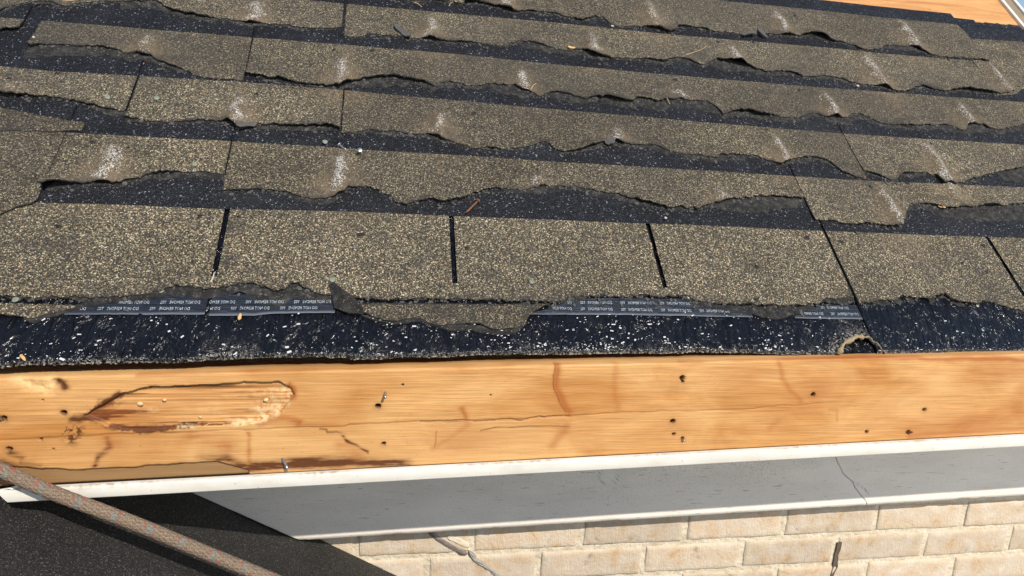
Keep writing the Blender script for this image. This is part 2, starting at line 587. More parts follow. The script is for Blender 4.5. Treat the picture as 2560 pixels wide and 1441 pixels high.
# tan top lines, traced (photo pixels)
LINES = {1: [(101, 508.5), (336, 515), (568, 525), (860, 530), (1129, 542), (1616, 560.6), (1710, 563), (2053, 579), (2459, 594)],
         2: [(0, 322), (218, 336), (588, 356), (800, 368), (900, 376), (1169, 391), (1421, 408), (1710, 425), (2137, 452), (2560, 470)],
         3: [(0, 168), (148, 181), (366, 193), (618, 208), (857, 227), (1354, 272), (1710, 303), (2110, 336), (2560, 364)],
         4: [(0, 46), (114, 54), (632, 96), (850, 113), (1129, 136), (1421, 166), (1700, 191), (2070, 222), (2533, 255)],
         5: [(870, 12), (1129, 35), (1421, 62), (1710, 91), (2103, 124), (2210, 136), (2469, 156)],
         6: [(1871, 10), (2070, 30), (2204, 45), (2405, 64)]}


def line_fn(k):
    q = uvs(LINES[k])
    sl = np.polyfit(q[:, 0], q[:, 1], 1)

    def f(u):
        u = np.asarray(u, float)
        base = np.polyval(sl, u)
        r = np.interp(u, q[:, 0], q[:, 1] - np.polyval(sl, q[:, 0]))
        return base + r
    return f


LF = {k: line_fn(k) for k in LINES}

# worn nail bumps: photo pixel, strength, length (m)
BUMPS = [(362, 122, 1, .04), (637, 38, 1, .05), (858, 185, 1.1, .06), (594, 288, 1.2, .05), (272, 416, 1.2, .055), (848, 440, 1.2, .055),
         (1078, 84, 1.1, .06), (1096, 320, 1.1, .045), (1348, 456, .6, .02), (1266, 8, 1, .05), (1304, 206, .9, .04), (1476, 117, 1, .055),
         (1543, 346, .8, .03), (1628, 42, 1, .07), (1697, 238, .6, .02), (1836, 148, 1, .05), (1954, 68, 1, .07), (1946, 382, 1.1, .055),
         (2074, 272, 1, .055), (1797, 492, .7, .025), (2184, 186, 1, .09), (2272, 96, 1, .085), (2414, 296, .9, .06), (2340, 420, 1, .10),
         (2226, 530, .9, .075), (2494, 200, .8, .08), (40, 222, .5, .02)]
BUV = np.array([uv(a, b) for a, b, _, _ in BUMPS])


def bump_fields(u, v):
    h = np.zeros_like(u); halo = np.zeros_like(u); scuff = np.zeros_like(u)
    for (a, b, s, L), (bu, bv) in zip(BUMPS, BUV):
        m = (abs(u - bu) < .09) & (abs(v - bv) < .13)
        if not m.any():
            continue
        du = u[m] - bu; dv = v[m] - bv
        wob = .006 * vn(v[m] * 60, bu * 50, 5)
        n = fbm(u[m] * 70, v[m] * 70, 3, 9)
        scuff[m] = np.maximum(scuff[m], s * np.exp(-((du + wob * 1.3) / (.0075 + .003 * vn(bu * 31, bv * 17, 3))) ** 2 - (dv / (L * .6)) ** 4) * (.8 + .6 * n + .35 * vn(bu * 13, bv * 29, 8)))
        halo[m] = np.maximum(halo[m], s * np.exp(-((du) / (.026 - .25 * np.clip(dv, -.06, .04))) ** 2 - ((dv + .012) / (L * .75 + .010)) ** 2) * (1.0 + .35 * n))
        h[m] += .0100 * s * np.exp(-(du / .013) ** 2 - (dv / (L * .8)) ** 2)
    return h, np.clip(halo, 0, 1), np.clip(scuff, 0, 1.2)


def base_h(k, u, v):
    """height of course k's sheet over the deck plane, before lifting"""
    top = LF[k](u) + .05
    return .0042 * np.clip((top - v) / .17, -.35, 1.0)


def poly_fn(pts, noise=.0022, seed=0):
    q = uvs(pts)
    u = q[:, 0].copy(); v = q[:, 1]
    for i in range(1, len(u)):                       # keep it a function of u
        if u[i] <= u[i - 1] + 4e-4:
            u[i] = u[i - 1] + 4e-4

    def f(x):
        x = np.asarray(x, float)
        r = np.interp(x, u, v)
        rid = np.abs(fbm(x * 55, x * 0 + seed * 1.9, 3, seed + 2, .6)) - .25
        return r + noise * (fbm(x * 95, x * 0 + seed * 3.7, 4, seed, .62)) + noise * 1.3 * rid + noise * .7 * fbm(x * 420, x * 0 + seed, 3, seed + 5, .7)
    return f, u[0], u[-1]


NSH = [0]


def shingle(k, pts, ua=None, ub=None, g=None, slots=(), slot_bottom=None, lift=1.0, top_extra=.165, name='shingle'):
    """one torn shingle: tan tabs down to a traced torn edge, black headlap above the straight line"""
    NSH[0] += 1
    sd = NSH[0]
    lo, u0, u1 = poly_fn(pts, .0034, sd)
    ua = u0 if ua is None else ua
    ub = u1 if ub is None else ub
    n = max(8, int((ub - ua) / .0024))
    us = np.linspace(ua, ub, n)
    # put columns on the slot edges
    ex = []
    for s0, s1 in slots:
        ex += [s0, s1]
    us = np.unique(np.concatenate([us, [e for e in ex if ua < e < ub]]))
    n = len(us)
    vl = lo(us); vt = LF[k](us)
    vl = np.minimum(vl, vt - .004)
    nt = 24
    # rows crowd towards the torn edge
    t = np.linspace(0, 1, nt) ** 1.5
    tanv = vl[:, None] + (vt - vl)[:, None] * t[None]
    nh = 9
    th = np.linspace(0, 1, nh)[1:]
    hv = vt[:, None] + top_extra * th[None]
    V = np.concatenate([tanv, hv], 1)
    U = np.repeat(us[:, None], V.shape[1], 1)
    H = base_h(k, U, V)
    d = V - vl[:, None]
    lf = np.clip(fbm(us * 9, us * 0 + sd * 1.3, 3, sd) * 1.5 + .10, 0, 1) * .0085 * lift
    lf = lf + np.clip(fbm(us * 30, us * 0 + sd * 2.3, 3, sd + 4), 0, 1) * .0050 * lift
    H = H + lf[:, None] * np.exp(-(d / .016) ** 1.3) * (V <= vt[:, None])
    H += .0007 * fbm(U * 16, V * 16, 3, 3)
    bh, halo, scuff = bump_fields(U, V)
    H = H + bh * (V < vt[:, None])
    # rounded break at the torn edge
    H -= .0007 * np.exp(-(d / .0012) ** 2)
    nr = V.shape[1]
    dust = np.clip(.20 + .08 * min(k, 5) + .6 * fbm(U * 5, V * 5, 3, 31), 0, 1) * (0.35 if k == 1 else 1)
    smudge = np.clip(fbm(U * 20, V * 60, 4, 17) * 1.5 - .35 + .65 * np.exp(-(d / .005) ** 2), 0, .9)
    P = R(U, V, H)
    mask = np.ones((n - 1, nr - 1), bool)
    mats = np.zeros((n - 1, nr - 1), int)
    mats[:, nt - 1:] = 1
    um = (us[1:] + us[:-1]) / 2
    sb = slot_bottom
    for s0, s1 in slots:
        cc = (um > s0) & (um < s1)
        vm = (V[1:, 1:] + V[:-1, :-1]) / 2
        mask[cc] &= ~((vm[cc] > sb) & (vm[cc] < (vt[:-1][cc] + .0005)[:, None]))
    Fq = grid_faces(n, nr, mask)
    mt = mats[mask]
    verts = [P.reshape(-1, 3)]
    nv = n * nr
    # broken edge: a skirt of asphalt under the torn line, ragged and set back a little
    th_ = .0030 + .0008 * fbm(us * 60, us * 0, 3, sd)
    sk = R(us, vl + .0006 + .0012 * fbm(us * 200, us * 0, 2, sd + 8), H[:, 0] - th_)
    verts.append(sk)
    i = np.arange(n - 1)
    f2 = np.stack([i * nr, nv + i, nv + i + 1, (i + 1) * nr], -1)
    # side skirts along the joints
    sides = []
    ns = nv + n
    for c in (0, n - 1):
        verts.append(R(U[c], V[c], H[c] - .003))
        j = np.arange(nr - 1)
        sides.append(np.stack([c * nr + j, c * nr + j + 1, ns + j + 1, ns + j], -1))
        ns += nr
    Fa = np.concatenate([Fq, f2] + sides)
    ma = np.concatenate([mt, np.full(len(f2), 2), np.full(sum(len(s) for s in sides), 2)])
    vv = np.concatenate(verts)
    pad = len(vv) - nv
    at = {a: np.concatenate([b.ravel(), np.zeros(pad)]) for a, b in
          dict(dust=dust, halo=halo, scuff=scuff, smudge=smudge).items()}
    o = child(name, mk(vv, Fa, True, ma, at), [MAT['tan'], MAT['head'], MAT['edge']], roof)
    # delaminated mat left below the torn edge
    if g:
        gx = np.array([q[0] for q in g], float); gy = np.array([q[1] for q in g], float)
        upx = np.array([uv(a, b)[0] for a, b in pts]); xs = np.array([a for a, b in pts]); ys = np.array([b for a, b in pts])
        up2 = np.maximum.accumulate(upx + np.arange(len(upx)) * 1e-6)
        xx = np.interp(us, up2, xs); yy = np.interp(us, up2, ys)
        off = np.interp(xx, gx, gy) * (1.05 + .5 * fbm(us * 22, us * 0, 3, sd + 20)) + 2.2 * fbm(us * 60, us * 0, 3, sd + 21)
        vg = np.array([uv(a, b + max(q, -6))[1] for a, b, q in zip(xx, yy, off)]) + .0034 * fbm(us * 130, us * 0, 4, sd, .7) + .0022 * np.abs(fbm(us * 70, us * 0 + 7, 3, sd))
        top = vl + .012
        keep = (vl - vg) > -.003
        if keep.sum() > 4:
            rows = 7
            tt = np.linspace(0, 1, rows)
            vg2 = np.minimum(vg, vl + .004)
            GV = vg2[:, None] + (top - vg2)[:, None] * tt[None]
            GU = np.repeat(us[:, None], rows, 1)
            kk = max(k - 1, 1)
            GH = base_h(kk, GU, GV) if k > 1 else GV * 0 + .0013
            GH = GH + .0009 + .0009 * fbm(GU * 140, GV * 140, 3, 4)
            GH = np.minimum(GH, (H[:, 0] - .0022)[:, None] + 0 * GH) if k > 1 else GH
            GH[:, 0] -= .0008
            mk_ = np.repeat((keep[1:] & keep[:-1])[:, None], rows - 1, 1)
            gm = mk(R(GU, GV, GH).reshape(-1, 3), grid_faces(n, rows, mk_), True)
            go_ = link('torn_layer', gm, MAT['torn'])
            go_.parent = o
            tl = go_
    return o


def patch(k, lo_pts, hi_pts, h, mat='tan', name='shingle', parent=None, rows=10, edge=True, sink=0.0):
    """loose torn piece between two traced lines, h metres above the plane"""
    NSH[0] += 1
    sd = NSH[0]
    lo, a0, a1 = poly_fn(lo_pts, .0016, sd)
    hi, b0, b1 = poly_fn(hi_pts, .0016, sd + 50)
    ua, ub = max(a0, b0), min(a1, b1, U_R - .001)
    us = np.linspace(ua, ub, max(8, int((ub - ua) / .003)))
    vl = lo(us); vh = np.maximum(hi(us), vl + .0005)
    t = np.linspace(0, 1, rows)
    V = vl[:, None] + (vh - vl)[:, None] * t
    U = np.repeat(us[:, None], rows, 1)
    H = h + .0006 * fbm(U * 60, V * 60, 3, sd) + 0 * V
    lf = np.clip(fbm(us * 25, us * 0, 3, sd), 0, 1) * .003
    H = H + lf[:, None] * (np.exp(-((V - vl[:, None]) / .006)))
    n = len(us)
    P = R(U, V, H)
    ring = np.concatenate([np.arange(n) * rows, (n - 1) * rows + np.arange(1, rows), np.arange(n - 2, -1, -1) * rows + rows - 1, np.arange(rows - 2, 0, -1)])
    low = P.reshape(-1, 3)[ring] - .0026 * NW
    nv = n * rows; m = len(ring)
    f2 = np.array([(ring[i], nv + i, nv + (i + 1) % m, ring[(i + 1) % m]) for i in range(m)])
    Fa = np.concatenate([grid_faces(n, rows), f2])
    vv = np.concatenate([P.reshape(-1, 3), low])
    ma = np.concatenate([np.zeros(len(Fa) - m), np.ones(m)])
    z = np.zeros(len(vv))
    dust = np.full(len(vv), .25); sm = np.concatenate([np.clip(fbm(U * 25, V * 70, 3, 8).ravel() * 1.2 + .05, 0, .8), np.zeros(m)])
    o = child(name, mk(vv, Fa, True, ma, dict(dust=dust, halo=z, scuff=z, smudge=sm)), [MAT[mat], MAT['edge']], parent or roof)
    return o


# ---- plywood deck in sheets, right up to the ridge, rake trim on the gable side
ridge_v = 2.35
e_pts = [('D', [(0, 1312), (200, 1290), (470, 1290), (900, 1275), (1150, 1275), (1430, 1268), (1550, 1250), (1700, 1252), (2000, 1235), (2560, 1235)]),
         ('E', [(100, 1252), (400, 1238), (670, 1235), (900, 1225), (1160, 1215), (1600, 1213), (2000, 1205), (2560, 1205)]),
         ('F', [(90, 1193), (600, 1205), (800, 1215), (1130, 1215), (1530, 1213), (1700, 1215), (2100, 1205), (2560, 1210)])]
e_fn0, e0, e1 = poly_fn(px(e_pts), .0011, 3)


def e_fn(u):
    return e_fn0(u) + .0028



def slab(ua, ub, va, vb, h0, h1):
    c = [R(a, b, h) for h in (h0, h1) for a, b in ((ua, va), (ub, va), (ub, vb), (ua, vb))]
    return np.array(c), [(0, 3, 2, 1), (4, 5, 6, 7), (0, 1, 5, 4), (1, 2, 6, 5), (2, 3, 7, 6), (3, 0, 4, 7)]


for ua, ub in ((U_L, .22), (.2225, U_R)):
    for va, vb in ((.468, 1.685), (1.688, ridge_v)):
        v_, f_ = slab(ua, ub, va, vb, -.0155, -.0035)
        child('plywood_sheet', mk(v_, f_, False), MAT['ply'], roof)

# ---- black eave membrane with wrinkles and a crusted lower edge, an arched tear near the seam
arch = uvs(px([('F', [(1175, 1213), (1210, 1140), (1300, 1100), (1390, 1108), (1470, 1165), (1525, 1213)])]))


def membrane(ua, ub, name, hoff=0.0, seam=None, arch_on=False):
    us = np.arange(ua, ub, .0028)
    lo = e_fn(us)
    lo = np.where(us < e0, e_fn(np.array([e0]))[0] + .002 * fbm(us * 40, us * 0, 3), lo)
    lo = np.where(us > e1, e_fn(np.array([e1]))[0] + .002 * fbm(us * 40, us * 0, 3), lo)
    lip = 0 * us
    if arch_on:
        av = np.interp(us, arch[:, 0], arch[:, 1], left=-9, right=-9)
        ins = av > lo
        lo = np.where(ins, av, lo)
        lip = np.where((us > arch[0, 0] - .004) & (us < arch[-1, 0] + .004), 1.0, 0.0)
    rows = 56
    t = np.linspace(0, 1, rows) ** 2.0
    V = lo[:, None] + (.70 - lo)[:, None] * t
    U = np.repeat(us[:, None], rows, 1)
    d = V - lo[:, None]
    H = .0007 * fbm(U * 30, V * 12, 3, 11) + .0011 * np.clip(fbm(U * 130, V * 40 + U * 20, 3, 12), 0, 1) * np.exp(-(d / .035))
    H = H + hoff + .0018 * np.clip(fbm(U * 26, V * 5, 2, 13), 0, 1) * np.exp(-d / .06)
    # puckers fanning up from the edge
    pk = np.clip(fbm(U * 7, U * 0, 2, 18) * 2.2 + 1.3 * (U < -.22), 0, 1.4)
    H = H + .0034 * np.clip(fbm(U * 55 + V * 40, V * 18, 3, 23), 0, 1) * sstep(-.12, -.32, U) * np.exp(-d / .07)
    H = H + pk * .0016 * np.sin(U * 900 + 5 * fbm(U * 30, V * 60, 2, 19) + V * 160) * np.exp(-d / .016)
    H = H - .0028 * sstep(.12, .17, d)
    edgew = np.exp(-(d / .0045))
    H = H + edgew * (.0016 * fbm(U * 150, V * 150, 3, 14) - .0008)
    H = H - .003 * np.exp(-(d / .0018) ** 2)
    if arch_on:
        H = H + lip[:, None] * .0100 * np.exp(-(d / .013)) * np.clip((lo - e_fn(us)) / .02, 0, 1)[:, None]
    rim = np.clip(np.exp(-(d / .0016)) * (1.1 + .8 * fbm(U * 45, V * 30, 3, 15)), 0, 1)
    rim = np.maximum(rim, np.clip(np.exp(-(d / .008)) * np.clip(fbm(U * 16, V * 0, 2, 16) * 3 - .5, 0, 1) * .7, 0, 1))
    if arch_on:
        rim = np.maximum(rim, lip[:, None] * np.exp(-(d / .010)) * 1.6)
        rim = np.clip(rim, 0, 1)
    n = len(us)
    P = R(U, V, H)
    nv = n * rows
    sk = R(us, lo + .0008, H[:, 0] - .0020 - .0008 * fbm(us * 90, us * 0, 3))
    i = np.arange(n - 1)
    f2 = np.stack([i * rows, nv + i, nv + i + 1, (i + 1) * rows], -1)
    sd2 = R(U[0], V[0], H[0] - .003)
    j = np.arange(rows - 1)
    f3 = np.stack([j + 1, j, nv + n + j, nv + n + j + 1], -1)
    vv = np.concatenate([P.reshape(-1, 3), sk, sd2])
    Fa = np.concatenate([grid_faces(n, rows), f2, f3])
    return child(name, mk(vv, Fa, True, np.concatenate([np.zeros(len(Fa) - len(f3)), np.ones(len(f3))]),
                          dict(rim=np.concatenate([rim.ravel(), rim[:, 0], 0 * j, [0]]))), [MAT['memb'], MAT['hole']], roof)


seam_u = uv(2166, 820)[0]
membrane(U_L, seam_u + .012, 'eave_membrane', -.0004, None, True)
membrane(seam_u, U_R, 'eave_membrane', .0022)
# crusted lip round the arched tear
ap = np.stack([np.interp(np.linspace(0, 1, 40), np.linspace(0, 1, len(arch)), arch[:, q]) for q in (0, 1)], 1)
tt = np.linspace(0, 1, 40)
lpts = R(ap[:, 0], ap[:, 1] + .001 + .0012 * fbm(tt * 14, tt * 0, 3, 5), .0004 + .0066 * np.sin(np.pi * tt) ** .7)
lv, lf2 = tube(lpts, np.maximum(.0004, (.0034 + .0030 * fbm(tt * 26, tt * 0 + 3, 3, 6)) * np.where(tt < .5, 1.0, .28)), 9)
lv = lv + .0024 * np.stack([fbm(lv[:, 0] * 300, lv[:, 2] * 300, 3, q) for q in (1, 2, 3)], 1)
child('torn_lip', mk(lv, lf2, True), m_simple('crusted tan asphalt lip', (.30, .235, .135), .8, 0, .5, 260, .9), roof)
# second layer seen through the arched tear
us = np.linspace(arch[0, 0] - .03, arch[-1, 0] + .03, 40)
vl = e_fn(us) + .002
V = vl[:, None] + (.52 - vl)[:, None] * np.linspace(0, 1, 10)
U = np.repeat(us[:, None], 10, 1)
child('under_membrane', mk(R(U, V, -.0028 + .0004 * fbm(U * 60, V * 60, 2)).reshape(-1, 3), grid_faces(40, 10), True, None, dict(rim=0 * U)), MAT['memb'], roof)

# ---- torn courses, traced
slot_px = [[(568, 527), (537, 698)], [(1125.5, 542), (1139, 712)], [(1617.6, 562), (1661, 720)], [(2054, 581), (2143, 759)], [(2461, 596), (2556.6, 735)]]
su = [np.mean([uv(*a)[0], uv(*b)[0]]) for a, b in slot_px]
su = [su[0] - .61, su[0] - .305] + su
sbot = uv(1139, 712)[1]
slots = [(s - .0035, s + .0035) for s in su]
joint1 = su[5]
T1a = px([('D', [(0, 790), (150, 790), (300, 800), (420, 795), (600, 800), (760, 800), (1000, 775), (1200, 750), (1260, 720), (1400, 715), (1550, 735), (1620, 740), (1700, 715), (1780, 690), (1870, 690), (1950, 720), (2050, 745), (2120, 735), (2170, 700), (2220, 695), (2280, 730), (2350, 760), (2440, 775)]),
          ('E', [(0, 780), (90, 800), (400, 802), (900, 808), (1300, 818), (1580, 828), (1660, 815), (1720, 797), (1810, 788), (2100, 783), (2500, 790)]),
          ('F', [(20, 775), (60, 790), (110, 830), (280, 835), (560, 845), (780, 853), (960, 850), (1040, 830), (1060, 803), (1200, 800), (1305, 790)])])
T1b = px([('F', [(1320, 830), (1530, 825), (1590, 815), (1650, 785), (1750, 800), (1830, 815), (1880, 790), (1950, 775), (2000, 810), (2060, 835), (2200, 840), (2300, 825), (2400, 855), (2480, 885), (2560, 890)])])
G1 = [(0, 4), (140, 4), (200, 6), (300, 14), (420, 18), (480, 22), (560, 22), (640, 30), (720, 30), (800, 24), (845, 4), (900, 0), (1380, 0), (1430, 10), (1480, 0), (1690, 0), (1730, 12), (1800, 0), (2040, 0), (2060, 12), (2140, 14), (2200, 8), (2260, 16), (2350, 14), (2560, 8)]
shingle(1, T1a, U_L, joint1 - .0012, G1, [s for s in slots if s[1] < joint1 - .01], sbot, .45)
shingle(1, T1b, joint1 + .0035, U_R, G1, [s for s in slots if s[0] > joint1 + .01], sbot, .45)

T2 = [px([('A', [(350, 1425), (500, 1390), (700, 1375), (900, 1380), (960, 1345), (1050, 1340), (1100, 1310), (1200, 1290), (1350, 1290), (1500, 1275), (1620, 1285), (1705, 1300)])]),
      px([('D', [(1695, 2), (1850, -10), (2050, -8), (2150, 10), (2250, 40), (2330, 62), (2420, 58), (2500, 40), (2556, 8)]),
          ('E', [(60, -25), (200, -35), (300, -5), (380, 30), (405, 80), (480, 105), (560, 75), (690, 65), (760, 85), (850, 75), (980, 30), (1040, 0), (1150, -22), (1350, -10), (1500, -40), (1660, -45), (1800, -25), (1900, -5), (2020, 12), (2150, 50), (2300, 95), (2400, 120), (2480, 130), (2545, 118)]),
          ('F', [(20, 128), (130, 135), (200, 105), (330, 75), (450, 50), (600, 35), (720, 40), (800, 50), (905, 52)])]),
      px([('F', [(985, 215), (1100, 220), (1200, 235), (1290, 255), (1370, 240), (1450, 250), (1530, 265), (1630, 270), (1655, 190), (1685, 130), (1720, 88), (1850, 92), (1950, 128), (2080, 118), (2300, 112), (2560, 88)])])]
G2 = [(110, 0), (330, 6), (420, 20), (560, 20), (575, 4), (640, 0), (720, 10), (760, 20), (835, 16), (845, 2), (930, 0), (1200, 0), (1350, 12), (1420, 22), (1560, 10), (1640, 4), (1760, 2), (1850, 38), (1900, 42), (1980, 22), (2000, 18), (2010, 0), (2230, 0), (2260, 8), (2330, 25), (2560, 35)]
shingle(2, T2[0], uv(108, 478)[0], uv(571, 400)[0] - .001, G2, lift=1.6)
shingle(2, T2[1], uv(571, 400)[0] + .001, uv(2010, 500)[0] - .001, G2)
shingle(2, T2[2], uv(2010, 500)[0] + .001, U_R, G2, lift=1.3)
# left end of course 2, lying over the tabs below
tl_ = px([('A', [(-260, 1200), (0, 1230), (130, 1255), (230, 1290), (290, 1350), (330, 1400)])])
shingle(2, tl_, U_L, uv(108, 478)[0] - .0005, None, lift=1.2)

T3 = [px([('A', [(0, 730), (130, 715), (330, 725), (480, 735), (600, 775), (760, 810), (850, 825), (940, 830)])]),
      px([('A', [(952, 892), (1100, 905), (1300, 915), (1500, 905), (1700, 920), (1760, 960), (1800, 965), (1880, 935), (1950, 935), (2100, 945), (2300, 950), (2480, 958), (2535, 985)])]),
      px([('B', [(20, 1000), (120, 1000), (200, 970), (300, 975), (420, 985), (520, 1000), (650, 1005), (750, 1040), (850, 1065), (950, 1100), (1050, 1110), (1150, 1110), (1300, 1115), (1350, 1105), (1450, 1085), (1520, 1065), (1560, 1080), (1600, 1120), (1650, 1140), (1750, 1130), (1820, 1125), (1900, 1090), (1960, 1070), (2050, 1065), (2200, 1085), (2300, 1080), (2370, 1090), (2420, 1120), (2540, 1148)]),
          ('C', [(20, 1150), (130, 1160), (250, 1180), (300, 1160), (420, 1155), (550, 1160), (650, 1200), (740, 1235), (830, 1195), (980, 1175), (1080, 1195), (1130, 1230), (1200, 1285), (1280, 1320), (1340, 1345)])]),
      px([('C', [(1375, 1290), (1450, 1310), (1500, 1330), (1550, 1355), (1595, 1355), (1620, 1310), (1700, 1300), (1830, 1295), (1900, 1320), (1950, 1380), (2000, 1385), (2100, 1370), (2200, 1330), (2250, 1310), (2350, 1290), (2480, 1270), (2560, 1250)])])]
G3 = [(0, 0), (230, 3), (300, 14), (330, 8), (430, 6), (590, 2), (640, 12), (800, 10), (860, 0), (930, 10), (1000, 12), (1100, 6), (1180, 2), (1370, 2), (1480, 3), (1560, 8), (1620, 18), (1700, 18), (1760, 15), (1880, 16), (1940, 2), (2010, 12), (2060, 6), (2140, 0), (2280, 6), (2370, 0), (2420, 4), (2480, 18), (2560, 30)]
ja, jb, jc = uv(331, 240)[0], uv(856, 285)[0], uv(2135, 392)[0]
shingle(3, T3[0], U_L, ja - .0015, G3)
shingle(3, T3[1], ja + .0015, jb - .001, G3, lift=1.3)
shingle(3, T3[2], jb + .001, jc - .0007, G3)
shingle(3, T3[3], jc + .0007, U_R, G3, lift=1.3)

T4 = [px([('A', [(-300, 215), (0, 230), (100, 230), (150, 215), (200, 180), (240, 160)])]),
      px([('A', [(258, 355), (400, 340), (520, 345), (700, 355), (850, 370), (950, 400), (1050, 410), (1150, 440), (1220, 480), (1300, 510), (1400, 535), (1450, 570), (1520, 590), (1600, 600), (1700, 605), (1815, 610)])]),
      px([('A', [(1830, 565), (1900, 575), (2000, 600), (2150, 620), (2300, 640), (2530, 663)]),
          ('B', [(0, 665), (60, 640), (130, 610), (250, 595), (340, 585), (430, 590), (480, 605), (580, 615), (650, 630), (710, 645), (780, 620), (860, 625), (950, 645), (1020, 640), (1080, 625), (1180, 640), (1300, 645), (1350, 680), (1430, 690), (1480, 720), (1510, 720), (1560, 700), (1640, 690), (1700, 715), (1820, 740), (1920, 730), (2000, 745), (2120, 765), (2180, 760), (2200, 735), (2300, 745), (2350, 765), (2450, 750), (2540, 738)]),
          ('C', [(10, 742), (120, 755), (190, 760), (250, 790), (290, 830), (310, 860), (350, 850), (420, 835), (500, 845), (580, 865), (700, 870), (780, 880), (870, 885), (930, 860), (990, 845), (1040, 860), (1080, 880), (1150, 880), (1220, 885), (1270, 855), (1330, 850), (1400, 880), (1460, 910), (1530, 930), (1620, 940), (1760, 940), (1850, 940), (1950, 935), (2040, 945), (2080, 970), (2110, 980), (2130, 940), (2190, 930), (2250, 940), (2300, 965), (2400, 965), (2500, 940), (2560, 930)])])]
G4 = [(85, 26), (200, 20), (320, 20), (400, 8), (500, 3), (640, 0), (860, 4), (960, 20), (1040, 8), (1120, 12), (1220, 20), (1300, 18), (1350, 4), (1400, 18), (1500, 10), (1580, 15), (1620, 22), (1700, 22), (1760, 26), (1820, 8), (1900, 12), (1990, 12), (2060, 10), (2140, 22), (2200, 10), (2330, 12), (2420, 18), (2560, 22)]
j4a, j4 = uv(100, 60)[0], uv(622, 148)[0]
shingle(4, T4[0], U_L, uv(58, 60)[0], None)
shingle(4, T4[1], j4a, j4 - .001, G4, lift=1.3)
shingle(4, T4[2], j4 + .001, U_R, G4)

T5 = [px([('A', [(0, 95), (60, 65), (150, 40), (250, 15), (350, 10), (400, 25), (450, 50), (500, 55), (560, 35), (700, 20), (900, 15), (1080, 10), (1150, 5), (1200, 30), (1240, 70), (1290, 95), (1400, 115), (1500, 135), (1600, 145), (1700, 150), (1780, 165), (1850, 180), (1950, 185), (2150, 190), (2180, 210), (2300, 215), (2500, 215), (2550, 205)])]),
      px([('B', [(42, 280), (150, 285), (200, 265), (270, 260), (340, 275), (430, 270), (520, 290), (620, 295), (700, 310), (780, 315), (880, 325), (1000, 325), (1100, 335), (1200, 350), (1260, 325), (1330, 310), (1420, 315), (1500, 340), (1600, 365), (1680, 385), (1760, 370), (1820, 385), (1880, 425), (1950, 435), (2060, 435), (2160, 445), (2260, 445), (2340, 455), (2400, 470), (2450, 455), (2480, 435), (2545, 435)]),
          ('C', [(10, 436), (60, 450), (130, 480), (180, 490), (200, 465), (270, 450), (340, 465), (430, 490), (500, 500), (540, 515), (650, 545), (740, 535), (830, 545), (900, 575), (1000, 580), (1080, 575), (1180, 590), (1260, 620), (1350, 635), (1450, 645), (1550, 670), (1650, 695), (1700, 690), (1740, 665), (1800, 650), (1900, 680), (1960, 690), (2050, 680), (2150, 680), (2250, 695), (2370, 705), (2450, 700), (2520, 650), (2560, 630)])])]
G5 = [(0, 2), (150, 8), (380, 20), (430, 6), (620, 6), (720, 6), (860, 4), (1000, 3), (1240, 2), (1300, 18), (1400, 14), (1480, 6), (1600, 4), (1690, 10), (1740, 2), (1800, 22), (1860, 10), (2000, 8), (2100, 6), (2200, 2), (2300, 3), (2560, 2)]
j5 = uv(862, 50)[0]
shingle(5, T5[0], U_L, j5 - .0035, G5)
shingle(5, T5[1], j5 + .001, uv(2556, 205)[0], G5)

T6 = [px([('B', [(300, -12), (430, 0), (560, 15), (680, 5), (760, 15), (850, 20), (928, 40)])]),
      px([('B', [(955, 30), (1050, 30), (1150, 55), (1230, 80), (1290, 100), (1380, 90), (1500, 95), (1600, 110), (1700, 140), (1800, 165), (1850, 150), (1900, 130), (1960, 140), (2010, 190), (2060, 210), (2180, 200), (2300, 215), (2400, 240), (2450, 255), (2490, 250), (2505, 208), (2545, 208)]),
          ('C', [(10, 205), (70, 200), (130, 220), (250, 240), (380, 250), (450, 260), (550, 265), (640, 255), (720, 265), (820, 270), (920, 270), (980, 265), (1050, 290), (1120, 315), (1210, 325), (1290, 350), (1340, 380), (1420, 380), (1500, 370), (1530, 345), (1620, 345), (1720, 355), (1780, 380), (1860, 415), (1940, 435), (2100, 440), (2230, 460)])])]
G6 = [(0, 2), (1300, 3), (1500, 2), (1650, 1), (1900, 2), (2200, 2), (2230, 12), (2290, 8), (2320, 0), (2560, 0)]
j6 = uv(1162, 8)[0]
shingle(6, T6[0], U_L, j6 - .001, G6, top_extra=.045)
shingle(6, T6[1], j6 + .001, uv(2440, 120)[0], G6, top_extra=.045, lift=1.4)

# pieces left over at the rake end and at the left
patch(5, px([('C', [(2080, 700), (2300, 720), (2480, 712), (2560, 660), (3000, 700)])]), px([('C', [(2080, 330), (2150, 295), (2300, 303), (2560, 320), (2900, 345)])]), .0026)
patch(5, px([('C', [(2060, 330), (2150, 290), (2300, 300), (2560, 316), (2900, 341)])]), px([('C', [(2060, 180), (2150, 190), (2300, 205), (2560, 225), (2900, 250)])]), .0016, 'head')
patch(2, [(-120, 332), (0, 330), (120, 332), (206, 331)], [(-120, 250), (0, 272), (110, 292), (214, 312)], .0030)
patch(2, [(-140, 560), (-40, 560), (40, 525), (80, 516), (96, 505)], [(-140, 395), (-40, 400), (40, 412), (88, 440), (112, 472)], .0052)
